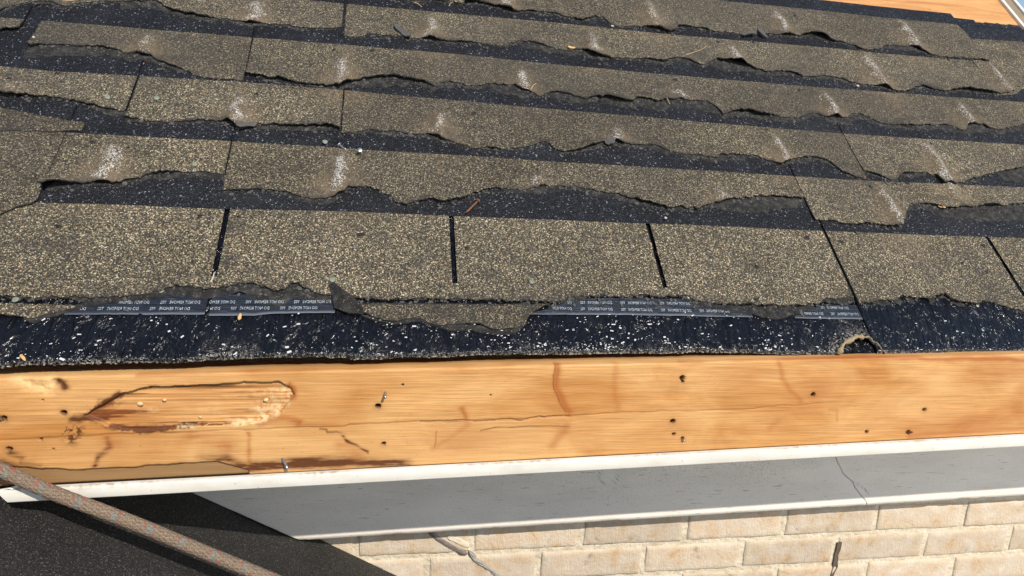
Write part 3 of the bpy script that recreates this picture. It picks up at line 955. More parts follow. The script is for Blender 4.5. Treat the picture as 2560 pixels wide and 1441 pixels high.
# tongues hanging below course 1
patch(1, px([('E', [(150, 900), (200, 922), (300, 960), (400, 970), (500, 950), (590, 945), (650, 980), (750, 1000), (850, 1000), (950, 985), (1050, 1000), (1130, 1035), (1200, 1037), (1320, 1020), (1380, 980), (1400, 930), (1450, 890), (1560, 845)])]),
      px([('E', [(100, 850), (300, 842), (700, 846), (1100, 848), (1400, 850), (1570, 843)])]), .0034, rows=14)
patch(1, px([('E', [(150, 918), (250, 960), (400, 985), (600, 965), (700, 1000), (830, 1040), (980, 1030), (1080, 1058), (1180, 1070), (1290, 1058), (1330, 1030), (1400, 970)])]),
      px([('E', [(100, 905), (300, 930), (590, 935), (850, 975), (1130, 1005), (1300, 1005), (1420, 960)])]), .0017, 'torn', 'torn_layer', rows=5)
patch(1, px([('E', [(100, 862), (500, 862), (1000, 868), (1560, 852)])]), px([('E', [(100, 832), (500, 832), (1000, 838), (1590, 838)])]), .0022, 'torn', 'torn_layer', rows=4)
patch(1, px([('D', [(-150, 915), (0, 920), (180, 938), (250, 962), (320, 925), (420, 905), (520, 880), (570, 868)])]), px([('D', [(-150, 845), (0, 842), (150, 840), (330, 850), (470, 850), (590, 862)])]), .0034)
patch(1, px([('D', [(180, 950), (260, 985), (330, 950), (480, 905), (620, 870), (850, 825), (1100, 800), (1240, 768)])]), px([('D', [(160, 905), (260, 925), (330, 905), (470, 860), (620, 832), (850, 800), (1100, 775), (1250, 745)])]), .0019, 'torn', 'torn_layer', rows=5)
patch(1, px([('F', [(130, 850), (280, 878), (420, 897), (540, 917), (600, 935), (700, 952), (760, 942), (870, 915), (960, 885), (1010, 872)])]), px([('F', [(110, 832), (280, 848), (560, 858), (780, 862), (960, 858), (1020, 868)])]), .0022, 'torn', 'torn_layer', rows=6)

# flipped black flap at the torn edge of course 1
fp = [uv(*q) for q in ((822, 718), (836, 716), (862, 742), (880, 750), (905, 778), (908, 790), (870, 788), (836, 776), (830, 748))]
fh = [.006, .009, .014, .013, .010, .005, .0055, .006, .006]
c0 = R(np.mean([q[0] for q in fp]), np.mean([q[1] for q in fp]), .012)
fv = np.concatenate([[R(a, b, h) for (a, b), h in zip(fp, fh)], [c0], [R(a + .001, b, h - .003) for (a, b), h in zip(fp, fh)]])
ff = [(i, (i + 1) % 9, 9) for i in range(9)] + [(i, 10 + i, 10 + (i + 1) % 9, (i + 1) % 9) for i in range(9)]
child('curled_flap', mk(fv, ff, False), MAT['torn'], roof)

# underlayment strip under bare plywood
up_ = px([('C', [(-1500, -150), (0, -45), (300, -18), (500, 0), (700, 15), (900, 35), (1100, 55), (1400, 80), (1500, 80), (1650, 110), (1850, 135), (1900, 115), (1940, 110), (1970, 130), (2100, 150), (2300, 165), (2560, 190)])])
hi_fn, h0_, h1_ = poly_fn(up_, .003, 77)
us = np.arange(U_L, U_R, .004)
vh = hi_fn(np.maximum(us, h0_)) + np.where(us < h0_, (us - h0_) * 0, 0)
V = (vh - .16)[:, None] + .16 * np.linspace(0, 1, 12)[None] + 0 * us[:, None]
U = np.repeat(us[:, None], 12, 1)
H = -.0022 + .0010 * fbm(U * 22, V * 30, 3, 41) + .0004
child('underlayment_felt', mk(R(U, V, H).reshape(-1, 3), grid_faces(len(us), 12), True), MAT['head'], roof)

# rake trim at the gable side
for (ua, ub, h0, h1, mat, nm) in ((1.4755, 1.484, -.03, .002, 'white', 'rake_trim'), (1.4845, 1.518, -.05, -.004, 'trimb', 'rake_board'), (1.5185, 1.527, -.06, .0, 'white', 'rake_trim')):
    v_, f_ = slab(ua, ub, .455, ridge_v, h0, h1)
    child(nm, mk(v_, f_, False), MAT[mat], roof)

# ---- printed release tape, seen from its back so the print reads mirrored
txt_c = bpy.data.curves.new('t', 'FONT'); txt_c.body = 'DO NOT REMOVE   Y02'; txt_c.size = 1.0; txt_c.resolution_u = 2
txt_o = bpy.data.objects.new('t', txt_c); COL.objects.link(txt_o)
dg = bpy.context.evaluated_depsgraph_get()
tm = bpy.data.meshes.new_from_object(txt_o.evaluated_get(dg))
TV = np.array([v.co[:] for v in tm.vertices]); TF = [tuple(p.vertices) for p in tm.polygons]
TW = TV[:, 0].max()
bpy.data.objects.remove(txt_o); bpy.data.curves.remove(txt_c)
tcomp = None


def tape(lo_pts, hi_pts, rows_txt, h=.0010):
    lo, a0, a1 = poly_fn(lo_pts, .0003, NSH[0] + 9); hi, b0, b1 = poly_fn(hi_pts, .0006, NSH[0] + 10)
    ua, ub = max(a0, b0), min(a1, b1)
    us = np.linspace(ua, ub, int((ub - ua) / .004) + 4)
    vl, vh = lo(us), hi(us); vh = np.maximum(vh, vl + .0004)
    rows = 8
    V = vl[:, None] + (vh - vl)[:, None] * np.linspace(0, 1, rows); U = np.repeat(us[:, None], rows, 1)
    H = h + .0005 * fbm(U * 60, V * 60, 3, 61)
    rim = np.clip(np.exp(-((V - vl[:, None]) / .0012)), 0, 1)
    o = child('release_tape', mk(R(U, V, H).reshape(-1, 3), grid_faces(len(us), rows), True, None, dict(rim=rim)), MAT['tape'], roof)
    VV, FF, off = [], [], 0
    pw = .0585; sx = .046 / TW; sy = .0046 / .72
    for (x0, y0, x1, y1, ph) in rows_txt:
        (u0, v0), (u1, v1) = uv(x0, y0), uv(x1, y1)
        s = u1 - ph * pw
        while s > u0 - pw:
            vv = TV.copy()
            uu = s - vv[:, 0] * sx
            wv = v0 + (v1 - v0) * (uu - u0) / (u1 - u0)
            P = R(uu, wv + vv[:, 1] * sy - .0028, h + .0009)
            for f in TF:
                m = np.mean(uu[list(f)])
                vc = np.mean(wv[list(f)])
                if u0 < m < u1 and np.interp(m, us, vl) < vc < np.interp(m, us, vh):
                    FF.append(tuple(i + off for i in reversed(f)))
            VV.append(P); off += len(P)
            s -= pw
    if FF:
        t = link('lettering', mk(np.concatenate(VV), FF, False), MAT['prnt'])
        t.parent = o


tape(px([('D', [(480, 915), (1000, 916), (1552, 915)])]), px([('D', [(480, 905), (600, 872), (850, 828), (1100, 792), (1250, 770), (1552, 770)])]),
     [(270, 757, 514, 757, .1), (190, 773, 520, 773, .35)])
tape(px([('D', [(1556, 926), (1900, 925), (2000, 912), (2300, 905), (2500, 904)])]), px([('D', [(1556, 770), (2000, 768), (2500, 768)])]),
     [(524, 757, 828, 756, .0), (526, 773, 815, 771, .18)], .0014)
tape(px([('E', [(1380, 915), (2000, 917), (2550, 925)]), ('F', [(200, 930), (540, 936)])]), px([('E', [(1380, 912), (1500, 885), (1620, 845), (1720, 812), (1812, 793), (2100, 792), (2550, 800)]), ('F', [(100, 845), (540, 900)])]),
     [(1400, 757, 1738, 760, .15), (1380, 772, 1850, 780, .3)])
tape(px([('F', [(850, 942), (1100, 948), (1372, 950)])]), px([('F', [(850, 930), (960, 880), (1060, 842), (1200, 845), (1340, 848)])]),
     [(2050, 770, 2145, 772, .3), (2010, 785, 2155, 787, .12)])

# ---- dark nail holes in the shingles
HOLES = px([('A', [(1130, 225), (75, 600), (690, 1065), (960, 1110), (430, 555), (1915, 710), (2075, 5), (2485, 380)]),
            ('B', [(675, 155), (235, 385), (995, 855), (2275, 900), (1465, 1270), (2490, 600), (2315, 15)]),
            ('C', [(280, 320), (850, 125), (540, 320), (880, 680), (1050, 680), (640, 975), (1860, 1075), (1690, 1370), (1410, 1400), (2020, 775)]),
            ('D', [(440, 265), (1490, 190), (1780, 190)]), ('E', [(150, 325), (945, 430)]), ('F', [(945, 345), (1195, 380), (560, 570), (560, 815), (1840, 810), (2250, 410), (2270, 610), (2090, 540), (1520, 0)])])
hb = []
for q in range(3):
    n = 9
    rr = .0036 * (1 + .45 * np.array([random.uniform(-1, 1) for _ in range(n)]))
    a = np.linspace(0, 2 * np.pi, n, endpoint=False)
    top = np.stack([rr * np.cos(a), rr * np.sin(a), np.full(n, 0)], 1)
    mid = top * [.6, .6, 1] + [0, 0, .0006]
    v_ = np.concatenate([top - [0, 0, .001], mid, [[0, 0, .0001]]])
    f_ = [(i, (i + 1) % n, n + (i + 1) % n, n + i) for i in range(n)] + [(n + i, n + (i + 1) % n, 2 * n) for i in range(n)]
    me = mk(v_, f_, True); me.materials.append(MAT['hole']); hb.append(me)
ROT = Matrix(((1, 0, 0), (0, math.cos(PITCH), -math.sin(PITCH)), (0, math.sin(PITCH), math.cos(PITCH)))).to_4x4()
for i, (a, b) in enumerate(HOLES):
    u, v = uv(a, b)
    k = min(LF, key=lambda q: abs(LF[q](u) - .045 - v))
    h = float(base_h(k, np.array(u), np.array(v))) + .0013
    o = bpy.data.objects.new('nail_hole', hb[i % 3]); COL.objects.link(o)
    o.parent = roof
    o.matrix_parent_inverse = Matrix.Translation(-Vector(ABS[roof.name]))
    s = random.uniform(.8, 1.3)
    o.matrix_basis = Matrix.Translation(Vector(R(u, v, h))) @ ROT @ Matrix.Rotation(random.uniform(0, 6), 4, 'Z') @ Matrix.Scale(s, 4)

# ------------------------------------------------------------------ FASCIA BOARD
YF = 0.840
fas = thing('fascia_board', 'long raw orange lumber fascia board with a gouged oval scar and old nails', 'board', (0.3, YF, CZ - .43))


def fz(x):       # bottom and top of the board, sloping very slightly as traced
    zb = -.4307 + .0325 * x
    zt = -.2965 + .0270 * x
    return zb, zt


def fpx(x, y):
    p = on_y(x, y, YF); return p[0], p[2]


Z1 = lambda pts: [(a / 2.615, 890 + b / 2.615) for a, b in pts]
Z2 = lambda pts: [(850 + a / 2.615, 890 + b / 2.615) for a, b in pts]
Z3 = lambda pts: [(1700 + a / 2.615, 890 + b / 2.615) for a, b in pts]


def fpts(p):
    return np.array([fpx(*q) for q in p])


xs = np.concatenate([np.arange(-1.0, -.52, .012), np.arange(-.52, 1.02, .0010), np.arange(1.03, 1.50, .012)])
nz = 140
tz = np.linspace(0, 1, nz)
zb, zt = fz(xs)
XX = np.repeat(xs[:, None], nz, 1)
ZZ = zb[:, None] + (zt - zb)[:, None] * tz
Dp = np.zeros_like(XX)                        # depth into the wood (positive = recessed)
A = {k: np.zeros_like(XX) for k in ('stain', 'rust', 'grey', 'foam', 'pale', 'hole', 'bend', 'fine')}


def dline(pts, X=XX, Zz=ZZ):
    """distance to a polyline, and parameter"""
    best = np.full(X.shape, 9.0)
    for (ax, az), (bx, bz) in zip(pts[:-1], pts[1:]):
        dx, dz = bx - ax, bz - az
        t = np.clip(((X - ax) * dx + (Zz - az) * dz) / (dx * dx + dz * dz + 1e-12), 0, 1)
        best = np.minimum(best, np.hypot(X - ax - t * dx, Zz - az - t * dz))
    return best


wx = XX + .003 * fbm(XX * 60, ZZ * 60, 3, 51); wz = ZZ + .0022 * fbm(XX * 45, ZZ * 90, 3, 52)
# long check / seam along the board
seam = fpts(Z1([(-400, 580), (0, 553), (640, 520), (1250, 495), (2249, 462)]) + Z2([(60, 452), (530, 432), (870, 425), (1130, 420), (1300, 402), (1500, 395), (1800, 372), (2240, 361)]) + Z3([(400, 350), (900, 312), (1300, 295)]))
ds = dline(seam, XX, wz)
sw = 1 - sstep(.55, .78, XX)
Dp += .0008 * np.exp(-(ds / .0009) ** 2) * sw
A['stain'] = np.maximum(A['stain'], .30 * np.exp(-(ds / .0010) ** 2) * sw)
cr2 = fpts(Z2([(520, 432), (700, 422), (850, 428), (1100, 415), (1180, 425), (1300, 400), (1500, 394)]))
dc = dline(cr2, XX, ZZ + .0018 * fbm(XX * 130, ZZ * 10, 2, 55))
A['stain'] = np.maximum(A['stain'], .75 * np.exp(-(dc / .0008) ** 2)); Dp += .0015 * np.exp(-(dc / .001) ** 2)
A['stain'] = np.maximum(A['stain'], .7 * np.exp(-(dline(fpts(Z2([(920, 492), (1000, 470), (1250, 455), (1500, 458)])), XX, wz) / .0008) ** 2))
# tone: the strip below the seam is smoother and yellower
below = sstep(0, .004, np.interp(xs, seam[:, 0], seam[:, 1])[:, None] - ZZ)
A['pale'] = np.maximum(A['pale'], .16 * below * (1 - sstep(.1, .5, XX)))
# oval gouge with torn rim
G2X = lambda pts: [(a / 2, 875 + b / 2) for a, b in pts]
gpoly = fpts(G2X([(420, 335), (505, 275), (600, 225), (700, 195), (870, 180), (1100, 170), (1250, 163), (1390, 160), (1455, 190), (1472, 228), (1450, 262), (1405, 318), (1330, 350), (1200, 377), (1000, 381), (900, 386), (740, 405), (640, 410), (560, 392), (510, 362), (470, 350)]))
wgx = XX + .0034 * fbm(XX * 55, ZZ * 55, 4, 151); wgz = ZZ + .0022 * fbm(XX * 50, ZZ * 110, 5, 152, .6)
inside = np.zeros(XX.shape, bool)
for (ax, az), (bx, bz) in zip(gpoly, np.roll(gpoly, -1, 0)):
    cnd = ((az > wgz) != (bz > wgz)) & (wgx < (bx - ax) * (wgz - az) / (bz - az + 1e-12) + ax)
    inside ^= cnd
dg_ = dline(np.concatenate([gpoly, gpoly[:1]]), wgx, wgz)
sd_ = np.where(inside, -dg_, dg_)
gcx = gpoly[:, 0].mean(); gcz = gpoly[:, 1].mean()
gu = (XX - gpoly[0, 0]) / (gpoly[:, 0].max() - gpoly[0, 0]); gw = (ZZ - gcz) / .028
ins = 1 - sstep(-.0012, .0004, sd_)
fibre = fbm(XX * 9, ZZ * 380, 3, 58)
Dp += .0052 * ins + .0016 * ins * fibre
rag = 1 + .9 * fbm(XX * 60, ZZ * 80, 3, 153)
rag = np.clip(.75 + 1.5 * fbm(XX * 75, ZZ * 95, 4, 153, .65), .06, 2.4)
lw = np.where(gu < .20, .0046, np.where(gw < 0, .0038 * sstep(.66, .25, gu), .0018 * sstep(.8, .1, gu))) * rag + .0002
rimm = np.exp(-(np.maximum(sd_ + .0006, -sd_ * .8 - .0006) / np.maximum(lw, .0003)) ** 2)
A['stain'] = np.maximum(A['stain'], np.clip(1.25 * rimm * sstep(.95, .55, gu) * sstep(-.30, .10, fbm(XX * 38, ZZ * 70, 4, 154, .65) + .12), 0, 1))
tailp = fpts(G2X([(365, 350), (420, 345), (470, 345), (520, 350)]))
tq = dline(tailp, wgx, wgz)
A['stain'] = np.maximum(A['stain'], np.clip(np.exp(-(tq / (.0042 * (1 + .8 * fbm(XX * 90, ZZ * 120, 3, 60)))) ** 2) * 1.1, 0, 1))
tq2 = dline(fpts(G2X([(520, 262), (545, 250), (600, 222)])), wgx, wgz)
A['stain'] = np.maximum(A['stain'], np.clip(1.1 * np.exp(-(tq2 / .0038) ** 2), 0, 1))
A['rust'] = np.maximum(A['rust'], .95 * np.exp(-(dline(fpts(G2X([(1445, 175), (1468, 200), (1470, 235), (1440, 250)])), wgx, wgz) / .0034) ** 2))
A['rust'] = np.maximum(A['rust'], .55 * np.exp(-(dline(fpts(G2X([(1300, 370), (1400, 345), (1440, 340), (1490, 352), (1495, 370)])), wgx, wgz) / .0042) ** 2))
A['pale'] = A['pale'] * (1 - ins) + .12 * ins * sstep(.1, .5, fibre)
A['rust'] = np.maximum(A['rust'], ins * np.clip(.22 + .35 * fbm(XX * 14, ZZ * 60, 3, 161), 0, .5))
A['stain'] = np.maximum(A['stain'], ins * .85 * sstep(.08, .26, -fibre) * sstep(1.0, .55, gu))
blot = fbm(XX * 30, ZZ * 60, 4, 64)
A['foam'] = np.maximum(A['foam'], np.clip(ins * (sstep(.45, 1.0, gu) * .8 + .5 * sstep(-.25, -.8, gw) * sstep(.3, .6, gu) + 1.1 * blot - .30), 0, 1))
A['foam'] = np.maximum(A['foam'], .7 * sstep(-.2, .25, blot) * np.exp(-(dline(fpts(G2X([(900, 386), (1200, 377), (1330, 350), (1405, 318), (1440, 270)])), wgx, wgz) / .0030) ** 2))
Dp -= .0018 * A['foam'] * np.clip(fbm(XX * 200, ZZ * 200, 3, 64), 0, 1)
# split-off greyer face along the lower left
poly_t = fpts(Z1([(-300, 700), (0, 705), (250, 738), (420, 742), (560, 740), (900, 722), (1180, 702), (1420, 690), (1620, 745), (1640, 770)]))
yt = np.interp(xs, poly_t[:, 0], poly_t[:, 1])[:, None]
xe = fpx(*Z1([(1630, 770)])[0])[0]
gl = sstep(.0, .0012, yt - wz) * (XX < xe) * 1.0
A['grey'] = np.maximum(A['grey'], .92 * gl)
Dp += .0032 * gl
eg = np.exp(-((yt - wz) / .0012) ** 2) * (XX < xe)
A['stain'] = np.maximum(A['stain'], .8 * eg)
# water stains
for pts, w, s, ch in ((Z1([(1180, 700), (1300, 672), (1480, 672), (1620, 735)]), .0042, .8, 'stain'), (Z1([(1640, 732), (1850, 715), (2000, 702), (2249, 692)]), .0062, 1.0, 'stain'),
                      (Z2([(0, 692), (150, 690), (300, 702), (450, 714)]), .0052, 1.1, 'stain'), (Z1([(2090, 478), (2130, 480), (2135, 500), (2200, 498), (2249, 512)]), .0012, .9, 'stain'),
                      (Z2([(0, 505), (40, 560), (100, 580), (150, 610), (190, 628)]), .0014, .9, 'stain'), (Z2([(0, 600), (60, 610), (120, 645)]), .006, .45, 'rust'),
                      (Z1([(700, 545), (720, 600), (650, 660), (620, 720)]), .0026, .75, 'stain'), (Z1([(700, 545), (760, 580)]), .008, .5, 'rust'),
                      (Z1([(1250, 540), (1400, 560), (1480, 590)]), .008, .5, 'rust'), (Z1([(1850, 400), (1900, 410), (1960, 430), (1950, 455)]), .0035, .85, 'rust'),
                      (Z1([(60, 640), (150, 660), (140, 700), (270, 725)]), .003, .7, 'stain'), (Z1([(1625, 500), (1620, 700)]), .0022, .5, 'rust'),
                      (Z1([(20, 700), (160, 745), (300, 760)]), .005, .7, 'stain')):
    q = dline(fpts(pts), wx, wz)
    A[ch] = np.maximum(A[ch], 1.25 * s * np.exp(-(q / (w * 1.25)) ** 2) * np.clip(.72 + .75 * fbm(XX * 22, ZZ * 330, 4, 70) + .5 * fbm(XX * 25, ZZ * 25, 3, 71), 0, 1.2))
# knots: arcs and lenses of redder wood
for pts, w, s in ((Z2([(1430, 40), (1412, 130), (1420, 210), (1450, 290), (1500, 370)]), .0050, .85), (Z2([(800, 345), (815, 380), (825, 400)]), .0035, .75),
                  (Z2([(610, 600), (720, 530), (830, 450)]), .0060, .42), (Z2([(1385, 590), (1430, 530), (1480, 460)]), .0055, .45), (Z2([(630, 490), (615, 600)]), .001, .8),
                  (Z2([(1800, 60), (1790, 200), (1815, 350)]), .005, .35), (Z3([(650, 40), (670, 150), (720, 220), (800, 295)]), .0045, .5),
                  (Z3([(590, 470), (640, 430)]), .006, .35), (Z3([(980, 350), (1030, 360), (1030, 420)]), .002, .4), (Z3([(0, 30), (300, 12), (900, 16), (1500, 14), (2249, 30)]), .004, .75),
                  (Z3([(1500, 520), (1800, 500), (2249, 470)]), .006, .6), (Z3([(2249, 200), (2200, 330), (2249, 440)]), .02, .45), (Z2([(60, 70), (600, 50), (1300, 35), (2200, 25)]), .003, .4),
                  (Z1([(900, 130), (1500, 100), (2200, 75)]), .003, .5)):
    q = dline(fpts(pts), wx, wz)
    A['rust'] = np.maximum(A['rust'], s * np.exp(-(q / w) ** 2))
    A['bend'] += np.exp(-(q / .018) ** 2) * s * .8
A['stain'] = np.maximum(A['stain'], .8 * np.exp(-(dline(fpts(Z2([(1432, 40), (1408, 130), (1416, 215), (1450, 300), (1495, 372)])) + [-.0035, 0], wx, wz) / .0009) ** 2))
for cx_, cz_, w, s in ((2050, 975, .03, .35), (2350, 960, .03, -.4), (1150, 1105, .05, .3), (2440, 1060, .10, .5), (2520, 930, .06, .45), (1840, 930, .04, .25), (2250, 1010, .05, -.3)):
    p = fpx(cx_, cz_)
    if s > 0: A['rust'] = np.maximum(A['rust'], s * np.exp(-((XX - p[0]) / w) ** 2 - ((ZZ - p[1]) / .022) ** 2))
    else: A['pale'] = np.maximum(A['pale'], -s * np.exp(-((XX - p[0]) / w) ** 2 - ((ZZ - p[1]) / .02) ** 2))
# hammer gouge near the top left
gp = fpts(Z1([(100, 135), (160, 170), (220, 190), (300, 210), (340, 165)]))
q = dline(gp, wx, wz)
A['pale'] = np.maximum(A['pale'], .9 * np.exp(-(q / .008) ** 2)); Dp += .0022 * np.exp(-(q / .007) ** 2) * (1 + .9 * fbm(XX * 160, ZZ * 160, 3, 72))
q = dline(fpts(Z1([(375, 165), (400, 180), (415, 212)])), wx, wz)
A['stain'] = np.maximum(A['stain'], np.exp(-(q / .0045) ** 2)); Dp += .0025 * np.exp(-(q / .004) ** 2)
# nail holes: real pits
HL = Z1([(415, 375), (60, 612), (25, 412), (282, 290), (350, 610), (268, 548)]) + Z2([(248, 330), (285, 575), (2175, 430), (2182, 512), (2238, 540), (410, 190), (985, 258)]) + Z3([(15, 145), (870, 255), (1598, 353), (1220, 497), (1490, 500), (18, 170)])
HR = [.0036, .0034, .0036, .001, .0012, .0014, .0036, .0026, .0036, .0024, .0022, .0011, .0010, .0036, .0034, .0032, .0024, .0030, .002]
for (a, b), r_ in zip(HL, HR):
    p = fpx(a, b)
    q = np.hypot(XX - p[0], (ZZ - p[1]) * 1.05) + .0006 * fbm(XX * 300, ZZ * 300, 2, 80)
    k_ = 1 - sstep(r_ * .75, r_ * 1.05, q)
    Dp += .010 * k_; A['hole'] = np.maximum(A['hole'], k_)
    A['stain'] = np.maximum(A['stain'], .45 * np.exp(-(q / (r_ * 1.5)) ** 2))
# speckled dirt under the gouge
q = dline(fpts(Z1([(430, 500), (520, 490), (470, 545)])), wx, wz)
A['stain'] = np.maximum(A['stain'], .8 * np.exp(-(q / .007) ** 2) * (fbm(XX * 220, ZZ * 220, 3, 83) > .12))
for k in A:
    A[k] = np.clip(A[k], 0, 1)
Dp += .0004 * fbm(XX * 6, ZZ * 40, 3, 85)
# rounded arrises
er = .0035
e_ = np.minimum(ZZ - zb[:, None], zt[:, None] - ZZ)
Dp += np.where(e_ < er, er - np.sqrt(np.maximum(er ** 2 - (er - e_) ** 2, 0)), 0)
Pf = np.stack([XX, YF + Dp, ZZ + CZ], -1)
n = len(xs); nv = n * nz
back = np.stack([np.stack([xs, np.full(n, YF + .038), zb + CZ], -1), np.stack([xs, np.full(n, YF + .038), zt + CZ], -1),
                 np.stack([xs, np.full(n, YF + .016), zt + CZ + .0002 * fbm(xs * 40, xs * 0, 2)], -1)], 1)
vv = np.concatenate([Pf.reshape(-1, 3), back.reshape(-1, 3)])
i = np.arange(n - 1)
fb = [grid_faces(n, nz)]
bo = nv
fb.append(np.stack([i * nz + nz - 1, (i + 1) * nz + nz - 1, bo + (i + 1) * 3 + 2, bo + i * 3 + 2], -1))
fb.append(np.stack([bo + i * 3 + 2, bo + (i + 1) * 3 + 2, bo + (i + 1) * 3 + 1, bo + i * 3 + 1], -1))
fb.append(np.stack([bo + i * 3 + 1, bo + (i + 1) * 3 + 1, bo + (i + 1) * 3, bo + i * 3], -1))
fb.append(np.stack([bo + i * 3, bo + (i + 1) * 3, (i + 1) * nz, i * nz], -1))
pad = 3 * n
at = {k: np.concatenate([a.ravel(), np.full(pad, .25 if k == 'pale' else 0)]) for k, a in A.items()}
child('board', mk(vv, np.concatenate(fb), True, None, at), MAT['wood'], fas)


def nail_mesh(L, r, head=True, bend=0.0, n=10):
    t = np.linspace(0, 1, 7)
    pts = np.stack([bend * t ** 2, 0 * t, L * t], 1)
    rad = np.full(7, r); rad[0] = r * .35; rad[1] = r * .9
    parts = [tube(pts, rad, n)]
    if head:
        e = pts[-1]
        parts.append(tube([e + [0, 0, -.0004], e, e + [0, 0, .0012], e + [0, 0, .0016]], [r * 1.2, r * 2.5, r * 2.5, r * 1.9], 14))
    return join(parts)


def dir_rot(d):
    return Vector(d).to_track_quat('Z', 'Y').to_matrix().to_4x4()


def fas_nail(x, y, L, r, d, mat, head=False):
    p = on_y(x, y, YF) + [0, .001, CZ]
    v_, f_ = nail_mesh(L + .006, r, head)
    d = np.array(d, float); d /= np.linalg.norm(d)
    p = p - d * .006
    mt = Matrix.Translation(Vector(p)) @ dir_rot(d)
    v_ = np.array([(mt @ Vector(q))[:] for q in v_])
    o = child('nail', mk(v_, f_, True), MAT[mat], fas)
    return o


fas_nail(964, 981, .013, .0017, (-.05, -1, -.22), 'steel')
fas_nail(3, 1050, .034, .0020, (.18, -.75, .62), 'steel', False)
fas_nail(706, 1148, .016, .0021, (.45, -.7, -.5), 'steel')
fas_nail(714, 1156, .005, .0012, (.3, -1, -.2), 'steel')
fas_nail(1704, 1102, .006, .0015, (.4, -.8, .3), 'steel')
fas_nail(2270, 1083, .007, .0016, (.5, -.8, .5), 'rust')
fas_nail(2165, 1080, .004, .0014, (.5, -.8, .4), 'rust')
# crumbs of dried glue in the gouge
for (a, b, r_) in ((915, 315, .0056), (1075, 290, .0034), (1740, 290, .0050), (1310, 402, .0028)):
    x, y = Z1([(a, b)])[0]
    p = on_y(x, y, YF + .0035) + [0, 0, CZ]
    n1, n2 = 9, 6
    th = np.linspace(0, 2 * np.pi, n1, endpoint=False); ph = np.linspace(.1, np.pi - .1, n2)
    T_, Ph = np.meshgrid(th, ph, indexing='ij')
    rr = r_ * .55 * (1 + .35 * np.array([random.uniform(-1, 1) for _ in range(n1 * n2)]).reshape(n1, n2))
    v_ = np.stack([rr * np.cos(T_) * np.sin(Ph) * 1.3, rr * np.sin(T_) * np.sin(Ph) * .35, rr * np.cos(Ph) * .9], -1).reshape(-1, 3) + p
    f_ = [(q * n2 + j, ((q + 1) % n1) * n2 + j, ((q + 1) % n1) * n2 + j + 1, q * n2 + j + 1) for q in range(n1) for j in range(n2 - 1)]
    child('glue_crumb', mk(v_, f_, True), MAT['foam'], fas)

# ------------------------------------------------------------------ WHITE METAL TRIM under the fascia
trim = thing('metal_trim', 'white metal edge strip along the bottom of the orange fascia board', 'trim', (0.3, .83, CZ - .45))
xl = on_y(22, 1262, .832)[0]
prof_n = 10
tx = np.concatenate([np.linspace(0, 1, 6), ])
xs2 = np.concatenate([np.linspace(0, .04, 5), np.linspace(.06, 1.5 - xl, 180)]) + xl


def sb(x): return -.4470 + .0312 * x


def st_(x): return fz(x)[0] + .0012


rows = 22
t = np.linspace(0, 1, rows)
Zs = sb(xs2)[:, None] + (st_(xs2) - sb(xs2))[:, None] * t
Xs = np.repeat(xs2[:, None], rows, 1) - .012 * (t[None] ** 1.0) * np.exp(-(xs2[:, None] - xl) / .02) * 1.0
Ys = .8325 - .0010 * np.sin(np.pi * np.clip(t, 0, 1))[None] + .0022 * (1 - sstep(.0, .10, t))[None] + .0012 * sstep(.86, 1.0, t)[None] - .0005 * fbm(Xs * 6, Zs * 10, 2, 90) + .0012 * (t > .96)
gr_ = np.clip(np.exp(-((1 - t)[None] / .12)) * (.55 + 1.0 * fbm(Xs * 14, Zs * 14, 3, 91)), 0, 1)
n = len(xs2); nv = n * rows
Pb = np.stack([np.stack([xs2, np.full(n, .8385), sb(xs2) + .001 + CZ], -1), np.stack([xs2, np.full(n, .878), sb(xs2) + .004 + CZ], -1)], 1)
i = np.arange(n - 1)
fq = [grid_faces(n, rows), np.stack([nv + i * 2, nv + (i + 1) * 2, (i + 1) * rows, i * rows], -1), np.stack([nv + i * 2 + 1, nv + (i + 1) * 2 + 1, nv + (i + 1) * 2, nv + i * 2], -1)]
top2 = np.stack([xs2, np.full(n, .8395), st_(xs2) + CZ], -1)
fq.append(np.stack([i * rows + rows - 1, (i + 1) * rows + rows - 1, nv + 2 * n + i + 1, nv + 2 * n + i], -1))
vv = np.concatenate([np.stack([Xs, Ys, Zs + CZ], -1).reshape(-1, 3), Pb.reshape(-1, 3), top2])
child('strip', mk(vv, np.concatenate(fq), True, None, dict(grime=np.concatenate([gr_.ravel(), np.zeros(3 * n)]))), MAT['white'], trim)
# curled hem showing at the cut end
hp = on_y(12, 1232, .832) + [0, 0, CZ]
ang = np.linspace(-.3 * np.pi, 1.35 * np.pi, 14)
lp = np.stack([hp[0] + .004 - .0055 * np.sin(ang) * .9, np.full(14, hp[1]), hp[2] + .0042 * np.cos(ang)], 1)
lp2 = lp + [.010, .012, 0]
v_ = np.concatenate([lp, lp2, lp + [0, 0, .0011], lp2 + [0, 0, .0011]])
f_ = [(j, j + 1, 14 + j + 1, 14 + j) for j in range(13)] + [(28 + j, 42 + j, 42 + j + 1, 28 + j + 1) for j in range(13)] + [(j, 28 + j, 28 + j + 1, j + 1) for j in range(13)]
child('curled_hem', mk(v_, f_, True), MAT['white'], trim)

